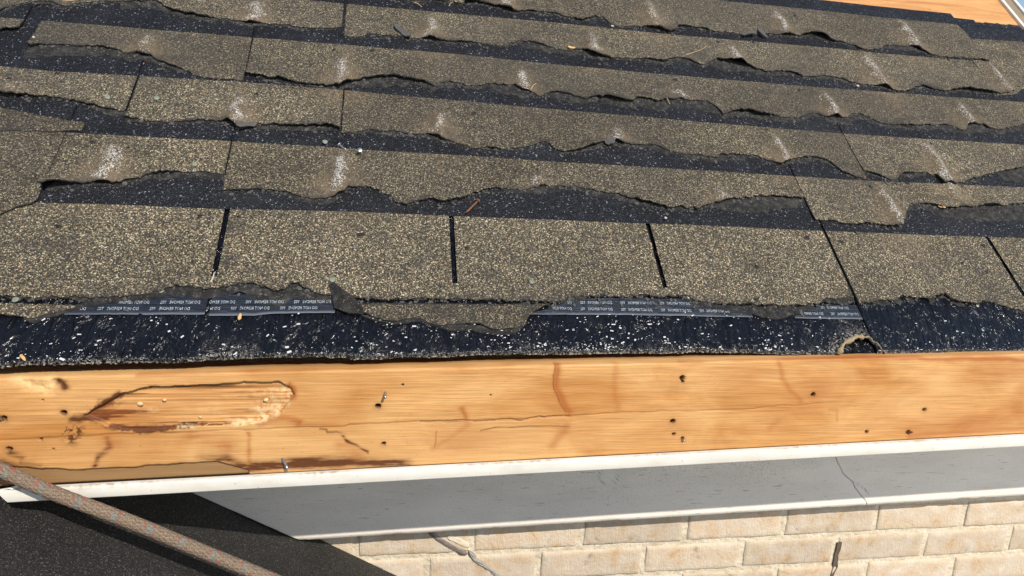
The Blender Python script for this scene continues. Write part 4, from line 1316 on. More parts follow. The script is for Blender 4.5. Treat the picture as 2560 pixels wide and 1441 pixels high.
# ------------------------------------------------------------------ SOFFIT between trim and wall: unseen, added to keep the eave cavity dark
YFR, YW = 1.110, 1.164
sof = [(-1.0, .878, -.4400), (1.5, .878, -.36), (1.5, YFR - .001, -.36), (-1.0, YFR - .001, -.4400)]
sv = np.array([(a, b, -.436 + .0312 * a + CZ) for a, b, c in sof]); sv2 = sv + [0, 0, .008]
so = link('soffit_blocker', mk(np.concatenate([sv, sv2]), [(0, 3, 2, 1), (4, 5, 6, 7), (0, 1, 5, 4), (1, 2, 6, 5), (2, 3, 7, 6), (3, 0, 4, 7)], False), MAT['soff'])
tag(so, 'unseen soffit panel added to keep the eave cavity dark', 'soffit')

# ------------------------------------------------------------------ LOWER ROOF (slopes down to the right)
LM, LT = -.5907, -.18


def low_z(x, y):
    return -.6096 + LM * (x + .288) + LT * (y - 1.11)


lr = thing('lower_roof', 'dark grey shingled lower roof running under the white strip and rope', 'roof', (-.2, .9, CZ + float(low_z(-.2, .9))))
yd = np.linspace(-.45, YW + .02, 5)
deckv = []
for zz in (-.006, -.03):
    for a, b in ((-.9, -.35), (1.0, -.35), (1.0, YW - .002), (-.9, YW - .002)):
        deckv.append((a, b, low_z(a, b) + zz + CZ))
child('deck', mk(np.array(deckv), [(0, 1, 2, 3), (7, 6, 5, 4), (0, 4, 5, 1), (1, 5, 6, 2), (2, 6, 7, 3), (3, 7, 4, 0)], False), MAT['end'], lr)
course = .142
ci = 0
cx0 = -.80
while cx0 < .9:
    # a course runs in y; its lower (right) edge is proud
    y = -.34 + (-.12 * (ci % 3))
    while y < YW - .004:
        y0, y1 = max(y, -.34), min(y + .3048, YW - .003)
        if y1 - y0 > .01:
            nx, ny = 12, 14
            xa, xb = cx0 - .02, cx0 + course
            gxx = np.linspace(xa, xb, nx)[:, None] + 0 * np.linspace(0, 1, ny)[None]
            gyy = np.linspace(y0 + .0003, y1 - .0003, ny)[None] + 0 * gxx
            jag = .0008 * fbm(gyy * 60, gyy * 0 + ci, 3, ci)
            gxx = gxx + jag * (np.arange(nx) == nx - 1)[:, None]
            hh = -.0002 + .0007 * (gxx - xa) / (xb - xa) + .0006 * fbm(gxx * 14, gyy * 14, 3, 33)
            P = np.stack([gxx, gyy, low_z(gxx, gyy) + hh + CZ], -1).reshape(-1, 3)
            ring = np.concatenate([np.arange(nx) * ny, (nx - 1) * ny + np.arange(1, ny), np.arange(nx - 2, -1, -1) * ny + ny - 1, np.arange(ny - 2, 0, -1)])
            lo_ = P[ring] - [0, 0, .0024]
            m = len(ring)
            f2 = np.array([(ring[q], len(P) + q, len(P) + (q + 1) % m, ring[(q + 1) % m]) for q in range(m)])
            gf = grid_faces(nx, ny)
            child('shingle', mk(np.concatenate([P, lo_]), np.concatenate([gf, f2]), False, np.concatenate([np.zeros(len(gf)), np.ones(m)])), [MAT['low'], MAT['hole']], lr)
        y += .3048
    cx0 += course; ci += 1

# ------------------------------------------------------------------ FRIEZE BOARD (in the shade of the eave)
fr = thing('frieze_board', 'shaded grey white painted frieze board with a dark split, above the brick', 'board', (.4, YFR, CZ - .68))


def fr_b(x): return -.6955 + .0240 * x


def fr_t(x): return -.445 + .0312 * x


crk = np.array([on_y(*q, YFR)[[0, 2]] for q in ((2088, 1140), (2091, 1152), (2102, 1172), (2106, 1183), (2130, 1205), (2136, 1220), (2150, 1238), (2166, 1258))])
frz = []
for side in (0, 1):
    m_, nz2 = 420, 40
    t = np.linspace(0, 1, nz2)
    if side == 0:
        s = np.linspace(0, 1, m_)
    else:
        s = np.linspace(0, 1, 160)
    zz = np.linspace(0, 1, nz2)
    Xg = np.zeros((len(s), nz2)); Zg = np.zeros_like(Xg)
    for j, q in enumerate(zz):
        # left end is cut along the lower roof
        zl = -.70 + q * .25
        xL = -.288 + (zl + .6096 - .004 - LT * (YFR - 1.11)) / LM
        xL = max(xL, -.62)
        xC = np.interp(-(fr_b(.9) + q * (fr_t(.9) - fr_b(.9))), -crk[::-1, 1][::-1], crk[:, 0]) if True else 0
        xC = np.interp(fr_b(.9) + q * (fr_t(.9) - fr_b(.9)), crk[::-1, 1], crk[::-1, 0])
        w_ = .0009 * (1 - .75 * q)
        a_, b_ = (xL, xC - w_) if side == 0 else (xC + w_, 1.5)
        Xg[:, j] = a_ + (b_ - a_) * s
        Zg[:, j] = fr_b(Xg[:, j]) + q * (fr_t(Xg[:, j]) - fr_b(Xg[:, j]))
    Yg = YFR + .0005 * fbm(Xg * 12, Zg * 30, 3, 95)
    cf = np.zeros_like(Xg); kn = np.zeros_like(Xg)
    kp = on_y(1522, 1188, YFR)
    kd = np.hypot(Xg - kp[0], (Zg - kp[2]))
    kn = np.exp(-((kd - .0) / .017) ** 4); cf = np.maximum(cf, .55 * np.exp(-((kd - .018) / .0012) ** 2) * (fbm(Xg * 90, Zg * 90, 2, 4) > -.1))
    kp2 = np.array([on_y(*q, YFR)[[0, 2]] for q in ((2070, 1160), (2110, 1195), (2150, 1235))])
    kn = np.maximum(kn, .8 * np.exp(-(dline(kp2, Xg, Zg) / .018) ** 2))
    br = np.array([on_y(*q, YFR)[[0, 2]] for q in ((2131, 1203), (2155, 1218), (2172, 1234))])
    cf = np.maximum(cf, .8 * np.exp(-(dline(br, Xg, Zg) / .0009) ** 2))
    pk = on_y(977, 1307, YFR); cf = np.maximum(cf, 1.0 * (np.hypot((Xg - pk[0]) / 1.6, Zg - pk[2]) < .0024))
    mil = np.clip(.5 + .9 * fbm(Xg * 5, Zg * 14, 3, 96) + .5 * (Zg - fr_t(Xg) + .09) / .09, 0, 1)
    nc = len(s); nv = nc * nz2
    Pg = np.stack([Xg, Yg, Zg + CZ], -1)
    # chipped lower arris
    Pg[:, 0, 2] += .0012 * np.clip(fbm(Xg[:, 0] * 30, Xg[:, 0] * 0, 4, 97) - .15, 0, 1) * 3
    ring = np.concatenate([np.arange(nc) * nz2, (nc - 1) * nz2 + np.arange(1, nz2), np.arange(nc - 2, -1, -1) * nz2 + nz2 - 1, np.arange(nz2 - 2, 0, -1)])
    bk = Pg.reshape(-1, 3)[ring].copy(); bk[:, 1] = YW - .0015
    m = len(ring)
    f2 = np.array([(ring[q], nv + q, nv + (q + 1) % m, ring[(q + 1) % m]) for q in range(m)])
    z0 = np.zeros(m)
    child('board', mk(np.concatenate([Pg.reshape(-1, 3), bk]), np.concatenate([grid_faces(nc, nz2), f2]), True, None,
                      dict(crack=np.concatenate([cf.ravel(), z0]), knot=np.concatenate([kn.ravel(), z0]), mildew=np.concatenate([mil.ravel(), z0 + .5]))), MAT['frieze'], fr)

# ------------------------------------------------------------------ BRICK WALL
bw = thing('brick_wall', 'buff pink brick wall with cream mortar under the frieze board', 'wall', (.5, YW, 0.0))
# mortar bed: traced course slope is tiny; recessed 3 mm behind the brick faces
mx = np.linspace(-.75, 1.522, 340); mz = np.linspace(-1.35, -.045, 200)
MX, MZ = np.meshgrid(mx, mz, indexing='ij')
MY = YW + .0032 + .0011 * fbm(MX * 30, MZ * 30, 4, 101)
child('mortar', mk(np.stack([MX, MY, MZ + CZ], -1).reshape(-1, 3), grid_faces(340, 200)[:, ::1], True), MAT['mortar'], bw)
sv_ = np.array([(1.50, YW + .006, 0), (1.50, 2.25, 0), (1.50, 2.25, .91 + CZ), (1.50, YW + .006, -.055 + CZ)])
child('side_wall', mk(np.concatenate([sv_, sv_ + [.02, 0, 0]]), [(0, 1, 2, 3), (7, 6, 5, 4), (0, 4, 5, 1), (1, 5, 6, 2), (2, 6, 7, 3), (3, 7, 4, 0)], False), MAT['mortar'], bw)
v_, f_ = box((-.75, YW + .004, 0), (1.498, YW + .02, CZ - 1.351))
child('lower_wall', mk(v_, f_, False), MAT['mortar'], bw)
BL, BH, JT = .2010, .0575, .0095
variants = []
for q in range(7):
    nx, nz_ = 34, 13
    ux = np.linspace(-1, 1, nx); uz = np.linspace(-1, 1, nz_)
    # crowd towards the arrises
    ux = np.sign(ux) * (1 - (1 - abs(ux)) ** 1.35); uz = np.sign(uz) * (1 - (1 - abs(uz)) ** 1.25)
    GX, GZ = np.meshgrid(ux * BL / 2, uz * BH / 2, indexing='ij')
    ed = np.minimum(BL / 2 - abs(GX), BH / 2 - abs(GZ))
    dep = .0030 * np.exp(-(ed / (.0026 + .0014 * fbm(GX * 50 + q, GZ * 50, 2, q)))) + .0012 * fbm(GX * 60 + q * 9, GZ * 60, 4, 110 + q)
    sm_ = np.clip(np.exp(-(ed / .006)) * .9 + .55 * fbm(GX * 18 + q * 5, GZ * 30, 3, 120 + q), 0, 1)
    chip = np.zeros_like(GX)
    for _ in range(3):
        c_ = (random.uniform(-.08, .08), random.uniform(-.02, .02))
        ang_ = random.uniform(-.5, .5)
        ll = random.uniform(.002, .005)
        dd = np.hypot(((GX - c_[0]) * math.cos(ang_) + (GZ - c_[1]) * math.sin(ang_)) / .6, ((GZ - c_[1]) * math.cos(ang_) - (GX - c_[0]) * math.sin(ang_)) / 1.6)
        kk = np.exp(-(dd / ll) ** 2)
        chip = np.maximum(chip, kk * .6); dep += .0024 * kk
    wob = .0022 * fbm(GX * 34 + q * 3, GZ * 34, 4, 130 + q)
    Pq = np.stack([GX + wob * (abs(abs(GX) - BL / 2) < 1e-6), dep, GZ + wob * (abs(abs(GZ) - BH / 2) < 1e-6)], -1).reshape(-1, 3)
    ring = np.concatenate([np.arange(nx) * nz_, (nx - 1) * nz_ + np.arange(1, nz_), np.arange(nx - 2, -1, -1) * nz_ + nz_ - 1, np.arange(nz_ - 2, 0, -1)])
    bk = Pq[ring].copy(); bk[:, 1] = .03
    m = len(ring); nv = len(Pq)
    f2 = np.array([(ring[a], nv + a, nv + (a + 1) % m, ring[(a + 1) % m]) for a in range(m)])
    me = mk(np.concatenate([Pq, bk]), np.concatenate([grid_faces(nx, nz_), f2]), True, None,
            dict(smear=np.concatenate([sm_.ravel(), np.full(m, .3)]), chip=np.concatenate([chip.ravel(), np.zeros(m)])))
    me.materials.append(MAT['brick'])
    variants.append(me)
jz = on_y(1340 + 1000 / 4.129, 1210 + 642 / 4.129, YW)          # centre of the first bed joint
jx = on_y(1340 + 475 / 4.129, 1210 + 540 / 4.129, YW)[0]        # a head joint in the top visible course
jx2 = on_y(1340 + 1100 / 4.129, 1210 + 820 / 4.129, YW)[0]      # a head joint one course below
pitch_x = BL + JT + .0020
slope_b = .0065
for row in range(-3, 9):
    zc = jz[2] + .0335 - row * .0668
    x0 = jx if row % 2 == 0 else jx2
    for c in range(-7, 10):
        xc = x0 + (c + .5) * pitch_x
        if xc < -.60 or xc > 1.50:
            continue
        zz = zc + slope_b * (xc - jz[0])
        # skip bricks wholly below the lower roof
        if zz + .04 < low_z(xc + .11, YW) - .02 or zz - .03 > fr_t(xc):
            continue
        o = bpy.data.objects.new('brick', variants[random.randrange(7)]); COL.objects.link(o)
        o.parent = bw
        o.matrix_parent_inverse = Matrix.Translation(-Vector(ABS[bw.name]))
        o.location = (xc + random.uniform(-.0015, .0015), YW - .0004 + random.uniform(-.0006, .0006), zz + CZ + random.uniform(-.001, .001))
        o.rotation_euler = (random.uniform(-.006, .006), random.uniform(-.008, .008), random.uniform(-.004, .004))
        if random.random() < .5:
            o.scale = (-1, 1, 1)
        if xc + BL / 2 > 1.52:                      # cut brick at the corner
            xl_ = xc - BL / 2
            o.scale = ((1.52 - xl_) / BL, 1, 1); o.location.x = (xl_ + 1.52) / 2
# open weep joint: a dark slot in the mortar
wp = on_y(2090, 1398, YW)
wz_ = np.linspace(-.085, .040, 14)
wl = np.stack([wp[0] - .0050 + .0016 * wz_ / .034 + .0012 * fbm(wz_ * 90, wz_ * 0, 2, 5), YW - .0012 - .0022 * sstep(-.02, -.045, wz_), wp[2] + wz_ + CZ], 1)
wr_ = wl + np.stack([.0105 + .006 * fbm(wz_ * 70, wz_ * 0, 3, 6), 0 * wz_, 0 * wz_], 1)
wbk = (wl + wr_) / 2 + [0, .0018, 0]
vv = np.concatenate([wl, wbk, wr_])
f_ = [(j, 14 + j, 14 + j + 1, j + 1) for j in range(13)] + [(14 + j, 28 + j, 28 + j + 1, 14 + j + 1) for j in range(13)]
child('weep_joint', mk(vv, f_, True), m_simple('open dark joint', (.115, .082, .055), .95, 0, .4, 120), bw)

# ------------------------------------------------------------------ caulk and flashing where the lower roof meets the brick
def ribbon(pts, w, th, mat, name, label, cat, yb, seed, rough=.0015):
    P0 = np.array([on_y(a, b, yb) for a, b in pts])
    d = np.concatenate([[0], np.cumsum(np.linalg.norm(np.diff(P0, axis=0), axis=1))])
    m = max(12, int(d[-1] / .003))
    s = np.linspace(0, d[-1], m)
    C = np.stack([np.interp(s, d, P0[:, q]) for q in range(3)], 1)
    T_ = np.gradient(C, axis=0); T_ /= np.linalg.norm(T_, axis=1)[:, None]
    Nn = np.stack([-T_[:, 2], 0 * T_[:, 0], T_[:, 0]], 1)
    k = 7
    a = np.linspace(-1, 1, k)
    ww = w * (1 + .35 * fbm(s * 60, s * 0, 3, seed)) * np.minimum(1, .35 + np.minimum(s, d[-1] - s) / .01)
    V = C[:, None] + Nn[:, None] * (a[None, :, None] * ww[:, None, None] / 2)
    V[..., 1] -= th * np.sqrt(np.maximum(0, 1 - a[None] ** 2)) + rough * fbm(s[:, None] * 120, a[None] * 3 + seed, 3, seed)
    V[..., 2] += CZ
    vv = V.reshape(-1, 3)
    ring = np.concatenate([np.arange(m) * k, (m - 1) * k + np.arange(1, k), np.arange(m - 2, -1, -1) * k + k - 1, np.arange(k - 2, 0, -1)])
    bk = vv[ring].copy(); bk[:, 1] = yb + .0035
    mm = len(ring)
    f2 = np.array([(ring[q], len(vv) + q, len(vv) + (q + 1) % mm, ring[(q + 1) % mm]) for q in range(mm)])
    base = Vector((float(C[:, 0].mean()), yb, float(C[:, 2].min() + CZ)))
    o = link(name, mk(np.concatenate([vv, bk]) - np.array(base[:]), np.concatenate([grid_faces(m, k), f2]), True), MAT[mat])
    o.location = base
    tag(o, label, cat)
    return o


q1 = lambda pts: [(740 + a / 4.129, 1210 + b / 4.129) for a, b in pts]
ribbon(q1([(1370, 480), (1450, 560), (1600, 650), (1760, 730)]), .0100, .0022, 'flash', 'flashing_strip', 'thin brown metal flashing remnant slanting across the bricks below the frieze', 'flashing', YW - .001, 3)
ribbon(q1([(1790, 700), (1850, 780), (1960, 850), (2060, 930), (2200, 1020)]), .0075, .0032, 'silv', 'sealant_bead', 'crumbling pale sealant bead below the brown flashing remnant on brick', 'sealant', YW - .001, 4, .004)
ribbon(q1([(1560, 545), (1680, 590), (1790, 650)]), .012, .0012, 'caulk', 'caulk_smear', 'ochre caulk smear beside the brown flashing remnant on brick', 'caulk', YW - .001, 9)
ribbon(q1([(120, 600), (300, 700), (560, 830), (760, 960), (1000, 1100)]), .006, .004, 'edge', 'roof_edge_strip', 'black rubbery strip where the lower dark roof meets the brick wall', 'flashing', YW - .004, 6, .003)
ribbon(q1([(110, 585), (300, 668), (560, 790), (800, 930), (1000, 1060)]), .008, .0022, 'caulk', 'caulk_bead', 'cream caulk bead along the joint of lower roof and brick', 'caulk', YW - .001, 7, .002)
ribbon(q1([(380, 690), (560, 760), (720, 830), (900, 880)]), .006, .0018, 'silv', 'caulk_seam', 'greyish dried caulk line on the brick just above the roof joint', 'caulk', YW - .001, 8, .002)

# ------------------------------------------------------------------ ROPE
rp = [(-330, 1040, .86), (-180, 1103, .835), (0, 1174, .815), (121, 1229, .808), (242, 1273, .806), (363, 1319, .808), (484, 1370, .815), (600, 1416, .815), (700, 1457, .812), (860, 1525, .80), (1050, 1610, .78)]
RP = np.array([on_y(a, b, y) + [0, 0, CZ] for a, b, y in rp])
RP = np.concatenate([[(-.95, .80, float(low_z(-.95, .80)) + .011 + CZ), (-.80, .83, float(low_z(-.80, .83)) + .011 + CZ)], RP[1:], [(.42, .72, -1.15 + CZ)]])
d = np.concatenate([[0], np.cumsum(np.linalg.norm(np.diff(RP, axis=0), axis=1))])
m = 1100
s = np.linspace(0, d[-1], m)
C = np.stack([np.interp(s, d, RP[:, q]) for q in range(3)], 1)
ker = np.hanning(61); ker /= ker.sum()
C2 = np.stack([np.convolve(np.pad(C[:, q], 30, 'reflect', reflect_type='odd'), ker, 'valid') for q in range(3)], 1)
T_ = np.gradient(C2, axis=0); T_ /= np.linalg.norm(T_, axis=1)[:, None]
a_ = np.cross(T_, [0, 1, 0]); a_ /= np.linalg.norm(a_, axis=1)[:, None]; b_ = np.cross(T_, a_)
nr = 64
th = np.linspace(0, 2 * np.pi, nr, endpoint=False)
Sg, Tg = np.meshgrid(s, th, indexing='ij')
rr = .0078
# two sets of plaited strands crossing over and under
na = 10
lay = Sg / .0135
p1 = (na * Tg / (2 * np.pi) + lay); p2 = (na * Tg / (2 * np.pi) - lay)
c1 = abs(np.sin(np.pi * p1)); c2 = abs(np.sin(np.pi * p2))
over = np.sin(np.pi * (p1 + p2) / 1.0) * np.sin(np.pi * (p1 - p2) / 2)
hgt = np.where(((np.floor(p1) + np.floor(p2)) % 2) < 1, c1, c2)
prof = rr + .0009 * (hgt - .6)
groove = np.clip(1 - 1.8 * hgt, 0, 1)
bandp = ((s[:, None] - .006 * (Tg / np.pi)) % .0415) / .0415
dband = np.abs(bandp - .5)
bnd = sstep(.13, .04, dband + .05 * fbm(Tg * 3, Sg * 90, 2, 6)) * (((np.floor(p1) + np.floor(p2)) % 2) < 1) * (.6 + .6 * fbm(Tg * 5, Sg * 300, 2, 7))
bnd = np.clip(bnd, 0, 1)
redd = (np.abs(dband - .135) < .045) * (((np.floor(p1)) % 3) < 1) * (fbm(Tg * 4, Sg * 200, 2, 9) > -.25) * 1.0
Vr = C2[:, None] + prof[..., None] * (np.cos(Tg)[..., None] * a_[:, None] + np.sin(Tg)[..., None] * b_[:, None])
ii = np.arange(m - 1)[:, None] * nr; jj = np.arange(nr)[None]
jn = (jj + 1) % nr
Fq = np.stack([ii + jj, ii + jn, ii + nr + jn, ii + nr + jj], -1).reshape(-1, 4)
base = C2[len(C2) // 2]
bv = Vector((float(base[0]), float(base[1]), float(base[2])))
ro = link('rope', mk(Vr.reshape(-1, 3) - np.array(bv[:]), Fq, True, None, dict(groove=groove, band=bnd, red=redd), np.stack([Tg, Sg], -1)), MAT['rope'])
ro.location = bv
tag(ro, 'thick tan braided rope with teal and red flecks slung below the fascia', 'rope')

# ------------------------------------------------------------------ LOOSE BITS ON THE ROOF
def surf(u, v):
    """top of the shingles at a place (rough)"""
    best = 0.0
    for k in LF:
        if LF[k](u) - .13 < v < LF[k](u) + .12:
            best = max(best, float(base_h(k, np.array(u), np.array(v))))
    return best


def drop(name, me, mat, x, y, label, cat, group=None, rot=0.0, tilt=0.0, lift=.0004, fixed_h=None):
    u, v = uv(x, y)
    h = (surf(u, v) if fixed_h is None else fixed_h) + lift
    if len(me.materials) == 0:
        me.materials.append(MAT[mat])
    o = bpy.data.objects.new(name, me); COL.objects.link(o)
    o.matrix_world = Matrix.Translation(Vector(R(u, v, h))) @ ROT @ Matrix.Rotation(rot, 4, 'Z') @ Matrix.Rotation(tilt, 4, 'X')
    tag(o, label, cat, group)
    return o


def disc(r, th=.0009, n=18, dome=.0006):
    a = np.linspace(0, 2 * np.pi, n, endpoint=False)
    c, s_ = np.cos(a), np.sin(a)
    k = 1 + .05 * np.sin(3 * a + r * 900)
    r0 = np.stack([r * c * k, r * s_ * k, 0 * a], 1); r1 = r0 + [0, 0, th]; r2 = np.stack([r * .8 * c * k, r * .8 * s_ * k, 0 * a + th + dome], 1)
    v = np.concatenate([r0, r1, r2, [[0, 0, th + dome * .4]]])
    f = [(i, (i + 1) % n, n + (i + 1) % n, n + i) for i in range(n)] + [(n + i, n + (i + 1) % n, 2 * n + (i + 1) % n, 2 * n + i) for i in range(n)] + [(2 * n + i, 2 * n + (i + 1) % n, 3 * n) for i in range(n)]
    return mk(v, f, True)


dm = disc(.0040)
DL = [(271, 249, 'small pale green disc on the torn tab before the slanting joint, near its corner'),
      (393, 251, 'small pale green disc on the tab beyond the slanting joint, sharing a scuffed bump'),
      (813, 362, 'pale round disc at the lower edge of a black band, beside two nail heads'),
      (488, 416, 'small pale green disc on the tab beside a long scuffed nail bump'),
      (1327, 711, 'lone small disc out on the wide bottom course, away from any edge'),
      (404, 729, 'pale disc at the torn edge above the mirrored printed tape'),
      (146, 738, 'small disc just above a torn edge between two other discs'),
      (40, 751, 'small disc on the torn edge just past the slanted end of the tape'),
      (831, 706, 'faint round disc just above the curled black flap'),
      (1722, 745, 'small disc at a grey torn notch above the longest printed tape')]
for i, (x, y, lb) in enumerate(DL):
    drop('plastic_disc', dm, 'flake', x, y, lb, 'disc', 'small round discs on the shingles', i * .7, random.uniform(-.1, .2), .0012)

# nails lying loose
v_, f_ = nail_mesh(.030, .0017)
t_ = Matrix.Rotation(math.radians(90), 4, 'Y')
v_ = np.array([(t_ @ Vector(q))[:] for q in v_]) + [-.015, 0, .0026]
drop('loose_nail', mk(v_, f_, True), 'rust', 1178, 526, 'rusty roofing nail lying in the black band above the bottom course', 'nail', None, math.radians(52), 0, .0004)
v_, f_ = nail_mesh(.012, .0016)
drop('loose_nail', mk(v_, f_, True), 'steel', 900, 386, 'short dark nail standing up beside the pale disc in a black band', 'nail', None, 0, .25, -.002)
v_, f_ = nail_mesh(.014, .0016)
v2 = np.array([(t_ @ Vector(q))[:] for q in v_]) + [-.007, 0, .003]
drop('loose_nail', mk(v2, f_, True), 'steel', 858, 375, 'small grey nail on its side between disc and standing nail', 'nail', None, 2.4, 0, .0004)


def scrap(L, Wd, th, seed, n=7):
    rs = np.random.RandomState(seed)
    xs_ = np.linspace(-L / 2, L / 2, n)
    w = Wd / 2 * (1 - (2 * xs_ / L) ** 4 * .8) * (1 + .35 * rs.uniform(-1, 1, n))
    z = .12 * L * np.sin(np.linspace(0, 3, n) + seed) + .10 * L
    top = np.concatenate([np.stack([xs_, w, z], 1), np.stack([xs_, -w * (1 + .3 * rs.uniform(-1, 1, n)), z * .7], 1)])
    v = np.concatenate([top, top - [0, 0, th]])
    f = []
    for i in range(n - 1):
        f += [(i, n + i, n + i + 1, i + 1), (2 * n + i, 2 * n + i + 1, 3 * n + i + 1, 3 * n + i), (i, i + 1, 2 * n + i + 1, 2 * n + i), (n + i, 3 * n + i, 3 * n + i + 1, n + i + 1)]
    f += [(0, 2 * n, 3 * n, n), (n - 1, 2 * n - 1, 4 * n - 1, 3 * n - 1)]
    v[:, 2] -= v[:, 2].min()
    return mk(v, f, False)


drop('shingle_scrap', scrap(.040, .011, .002, 3), 'scrap', 1005, 86, 'dark curled shingle scrap on a torn edge, left of a scuffed bump', 'scrap', None, -.75, 0, .001)
drop('shingle_scrap', scrap(.018, .013, .002, 5), 'scrap', 1522, 361, 'small grey angular scrap at the foot of a scuffed bump', 'scrap', None, .5, 0, .001)
drop('shingle_scrap', scrap(.030, .009, .002, 8), 'scrap', 1902, 92, 'thin grey shingle shreds in the highest black band', 'scrap', None, -.9, 0, .001)
drop('shingle_scrap', scrap(.034, .008, .002, 12), 'scrap', 1868, 93, 'thin black curled shingle shred in the highest black band', 'scrap', None, .2, 0, .001)
drop('shingle_scrap', scrap(.030, .008, .002, 14), 'scrap', 618, 322, 'small black lifted sliver below a scuffed bump, pointing down', 'scrap', None, .35, .2, .001)
drop('wood_chip', scrap(.016, .006, .0015, 21), 'chip', 1427, 126, 'yellow wood chip on a torn shingle edge', 'chip', None, .2, 0, .001)
drop('wood_chip', scrap(.010, .004, .001, 22), 'chip', 600, 795, 'tiny orange wood chip hanging off the tape edge', 'chip', None, 1.5, 0, .001)
drop('wood_chip', scrap(.012, .005, .001, 24), 'chip', 2350, 522, 'small pale chip on the grey torn mat beside the stepped tab', 'chip', None, -.3, 0, .001)
drop('wood_chip', scrap(.011, .004, .001, 25), 'chip', 60, 898, 'tiny tan chip on the crusted black eave edge', 'chip', None, -.8, 0, .001, .001)


def straw(L, r=.0007, c=.08, seed=1):
    t = np.linspace(-.5, .5, 8)
    v, f = tube(np.stack([L * t, c * L * np.sin(t * 3 + seed), .001 + .0006 * np.cos(t * 4)], 1), np.linspace(r, r * .6, 8), 6)
    return mk(v, f, True)


for (x, y, L, rot, mt_, lb) in ((1738, 131, .065, .72, 'straw', 'long pale straw lying across the shingle just above a torn edge'),
                               (1044, 19, .020, -.8, 'chip', 'short reddish pine needle alone in the highest black band'),
                               (1127, 17, .018, 1.2, 'straw', 'short pine needle in the top black band beside a tab joint'),
                               (1669, 258, .018, -1.3, 'straw', 'short pine needle on the grey torn mat by a pale scuff'),
                               (533, 700, .016, 1.35, 'stone', 'white sliver at the foot of a tab slot'),
                               (1333, 222, .022, .9, 'chip', 'thin brown twig beside a scuffed bump on the middle course'),
                               (200, 3, .05, .35, 'straw', 'pale straw along the topmost torn edge')):
    drop('straw', straw(L, .0007 if mt_ != 'stone' else .0012, .08, x), mt_, x, y, lb, 'straw', None, rot, 0, .0008)


def pebble(r, seed):
    rs = np.random.RandomState(seed)
    n1, n2 = 9, 6
    T2, P2 = np.meshgrid(np.linspace(0, 2 * np.pi, n1, endpoint=False), np.linspace(.15, np.pi - .15, n2), indexing='ij')
    rr_ = r * (1 + .25 * rs.uniform(-1, 1, (n1, n2)))
    v = np.stack([rr_ * np.cos(T2) * np.sin(P2) * 1.2, rr_ * np.sin(T2) * np.sin(P2), rr_ * np.cos(P2) * .6 + r * .5], -1).reshape(-1, 3)
    f = [(a * n2 + j, ((a + 1) % n1) * n2 + j, ((a + 1) % n1) * n2 + j + 1, a * n2 + j + 1) for a in range(n1) for j in range(n2 - 1)]
    f += [tuple(a * n2 for a in range(n1 - 1, -1, -1)), tuple(a * n2 + n2 - 1 for a in range(n1))]
    return mk(v, f, True)


for (x, y, r, lb) in ((1530, 69, .0042, 'white pebble at the end of a torn lip in the highest black band'), (2140, 221, .0038, 'white pebble in a narrow black band under a long scuff'),
                      (1661, 551, .0030, 'pinkish pebble in the black band beside a tab slot'), (2441, 767, .0035, 'pale pebble on the glossy black eave strip beyond the seam'),
                      (86, 99, .0030, 'small pebble on the black gap at the end of a short tab')):
    drop('pebble', pebble(r * .7, int(x)), 'stone', x, y, lb, 'pebble', None, 0, 0, .0005)

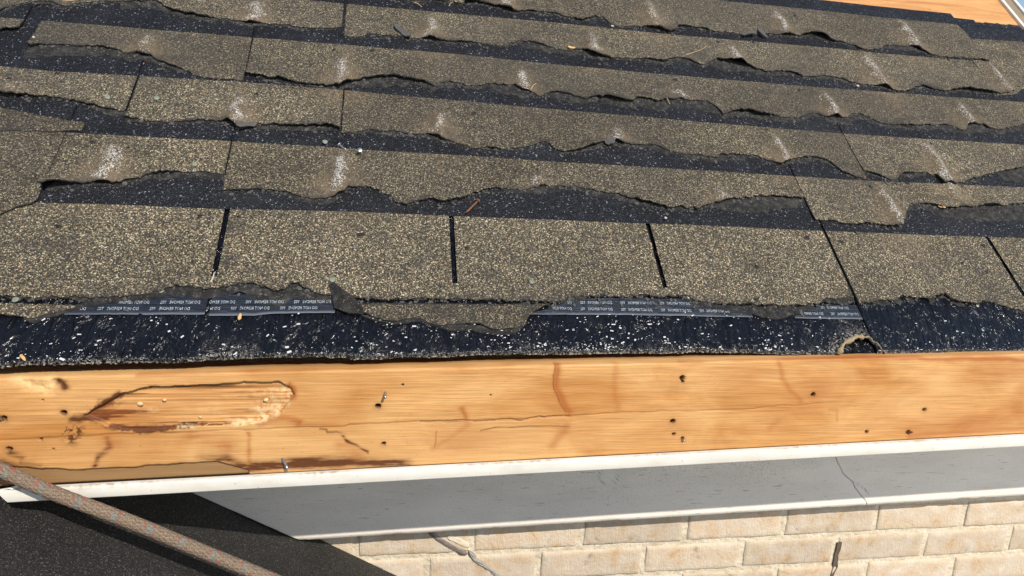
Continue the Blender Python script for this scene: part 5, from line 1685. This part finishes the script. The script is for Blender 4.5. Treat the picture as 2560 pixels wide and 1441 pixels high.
# ------------------------------------------------------------------ crumbs of broken asphalt along the torn edges, too many to count
rs = np.random.RandomState(5)
cv, cf_ = [], []
oc = 0
allT = [(1, T1a), (1, T1b)] + [(2, t) for t in T2] + [(3, t) for t in T3] + [(4, t) for t in T4] + [(5, t) for t in T5] + [(6, t) for t in T6]
cube = np.array([(-1, -1, -1), (1, -1, -1), (1, 1, -1), (-1, 1, -1), (-1, -1, 1), (1, -1, 1), (1, 1, 1), (-1, 1, 1)], float)
cfs = [(0, 3, 2, 1), (4, 5, 6, 7), (0, 1, 5, 4), (1, 2, 6, 5), (2, 3, 7, 6), (3, 0, 4, 7)]
for k, T in allT:
    q = uvs(T)
    L = q[-1, 0] - q[0, 0]
    for _ in range(int(L * 420)):
        u = rs.uniform(q[0, 0], q[-1, 0])
        v = np.interp(u, q[:, 0], q[:, 1]) - abs(rs.normal(0, .008)) + .002
        kk = max(k - 1, 1)
        h = float(base_h(kk, np.array(u), np.array(v))) if k > 1 else .001
        sz = .0007 + .0016 * rs.rand() ** 3
        b = cube * sz * rs.uniform(.5, 1.2, 3) * [1.2, 1, .6] + rs.uniform(-.35, .35, (8, 3)) * sz
        a = rs.rand() * 6.28
        b = np.stack([b[:, 0] * np.cos(a) - b[:, 1] * np.sin(a), b[:, 0] * np.sin(a) + b[:, 1] * np.cos(a), b[:, 2]], 1)
        cv.append(R(u + b[:, 0], v + b[:, 1], h + .0006 + b[:, 2]))
        cf_ += [tuple(i + oc for i in f) for f in cfs]
        oc += 8
gvs, gfs, og = [], [], 0
for (xa, xb, num, big) in ((30, 800, 80, 1.15), (800, 1320, 160, .9), (1320, 2150, 290, .95), (2170, 2560, 60, .85)):
    made = 0
    while made < num:
        x = rs.uniform(xa, xb); u0_ = uv(x, 850)[0]
        e_v = float(e_fn(np.array([u0_]))[0])
        v = e_v + .003 + .058 * rs.rand() ** 1.7
        if fbm(u0_ * 24, v * 40, 3, 44) + .25 * rs.rand() < .10 and rs.rand() < .9:
            continue
        if arch[0, 0] - .004 < u0_ < arch[-1, 0] + .004 and v < e_v + .03:
            continue
        made += 1
        sz = (.00026 + .00075 * rs.rand() ** 3) * big
        b = cube * sz * np.array([rs.uniform(.8, 3.0), rs.uniform(.6, 1.1), .30]) + rs.uniform(-.4, .4, (8, 3)) * sz * [1, 1, .4]
        a = rs.normal(.25, .35)
        b = np.stack([b[:, 0] * np.cos(a) - b[:, 1] * np.sin(a), b[:, 0] * np.sin(a) + b[:, 1] * np.cos(a), b[:, 2]], 1)
        gvs.append(R(u0_ + b[:, 0], v + b[:, 1], (.0022 if u0_ < seam_u else .0040) + b[:, 2]))
        gfs += [tuple(i + og for i in f) for f in cfs]
        og += 8
gr2 = link('glint_grit', mk(np.concatenate(gvs), np.array(gfs), False), m_simple('white glint chips and grit', (.58, .58, .58), .6, 0, .3, 300, .4))  # pale chips shaped as white glints, along with real mineral residue
gr2['kind'] = 'stuff'; gr2['label'] = 'white glint chips and grit on the glossy black eave strip'; gr2['category'] = 'grit'
co = link('asphalt_crumbs', mk(np.concatenate(cv), np.array(cf_), False), MAT['scrap'])
co['kind'] = 'stuff'; co['label'] = 'black asphalt crumbs scattered below the torn shingle edges'; co['category'] = 'crumbs'
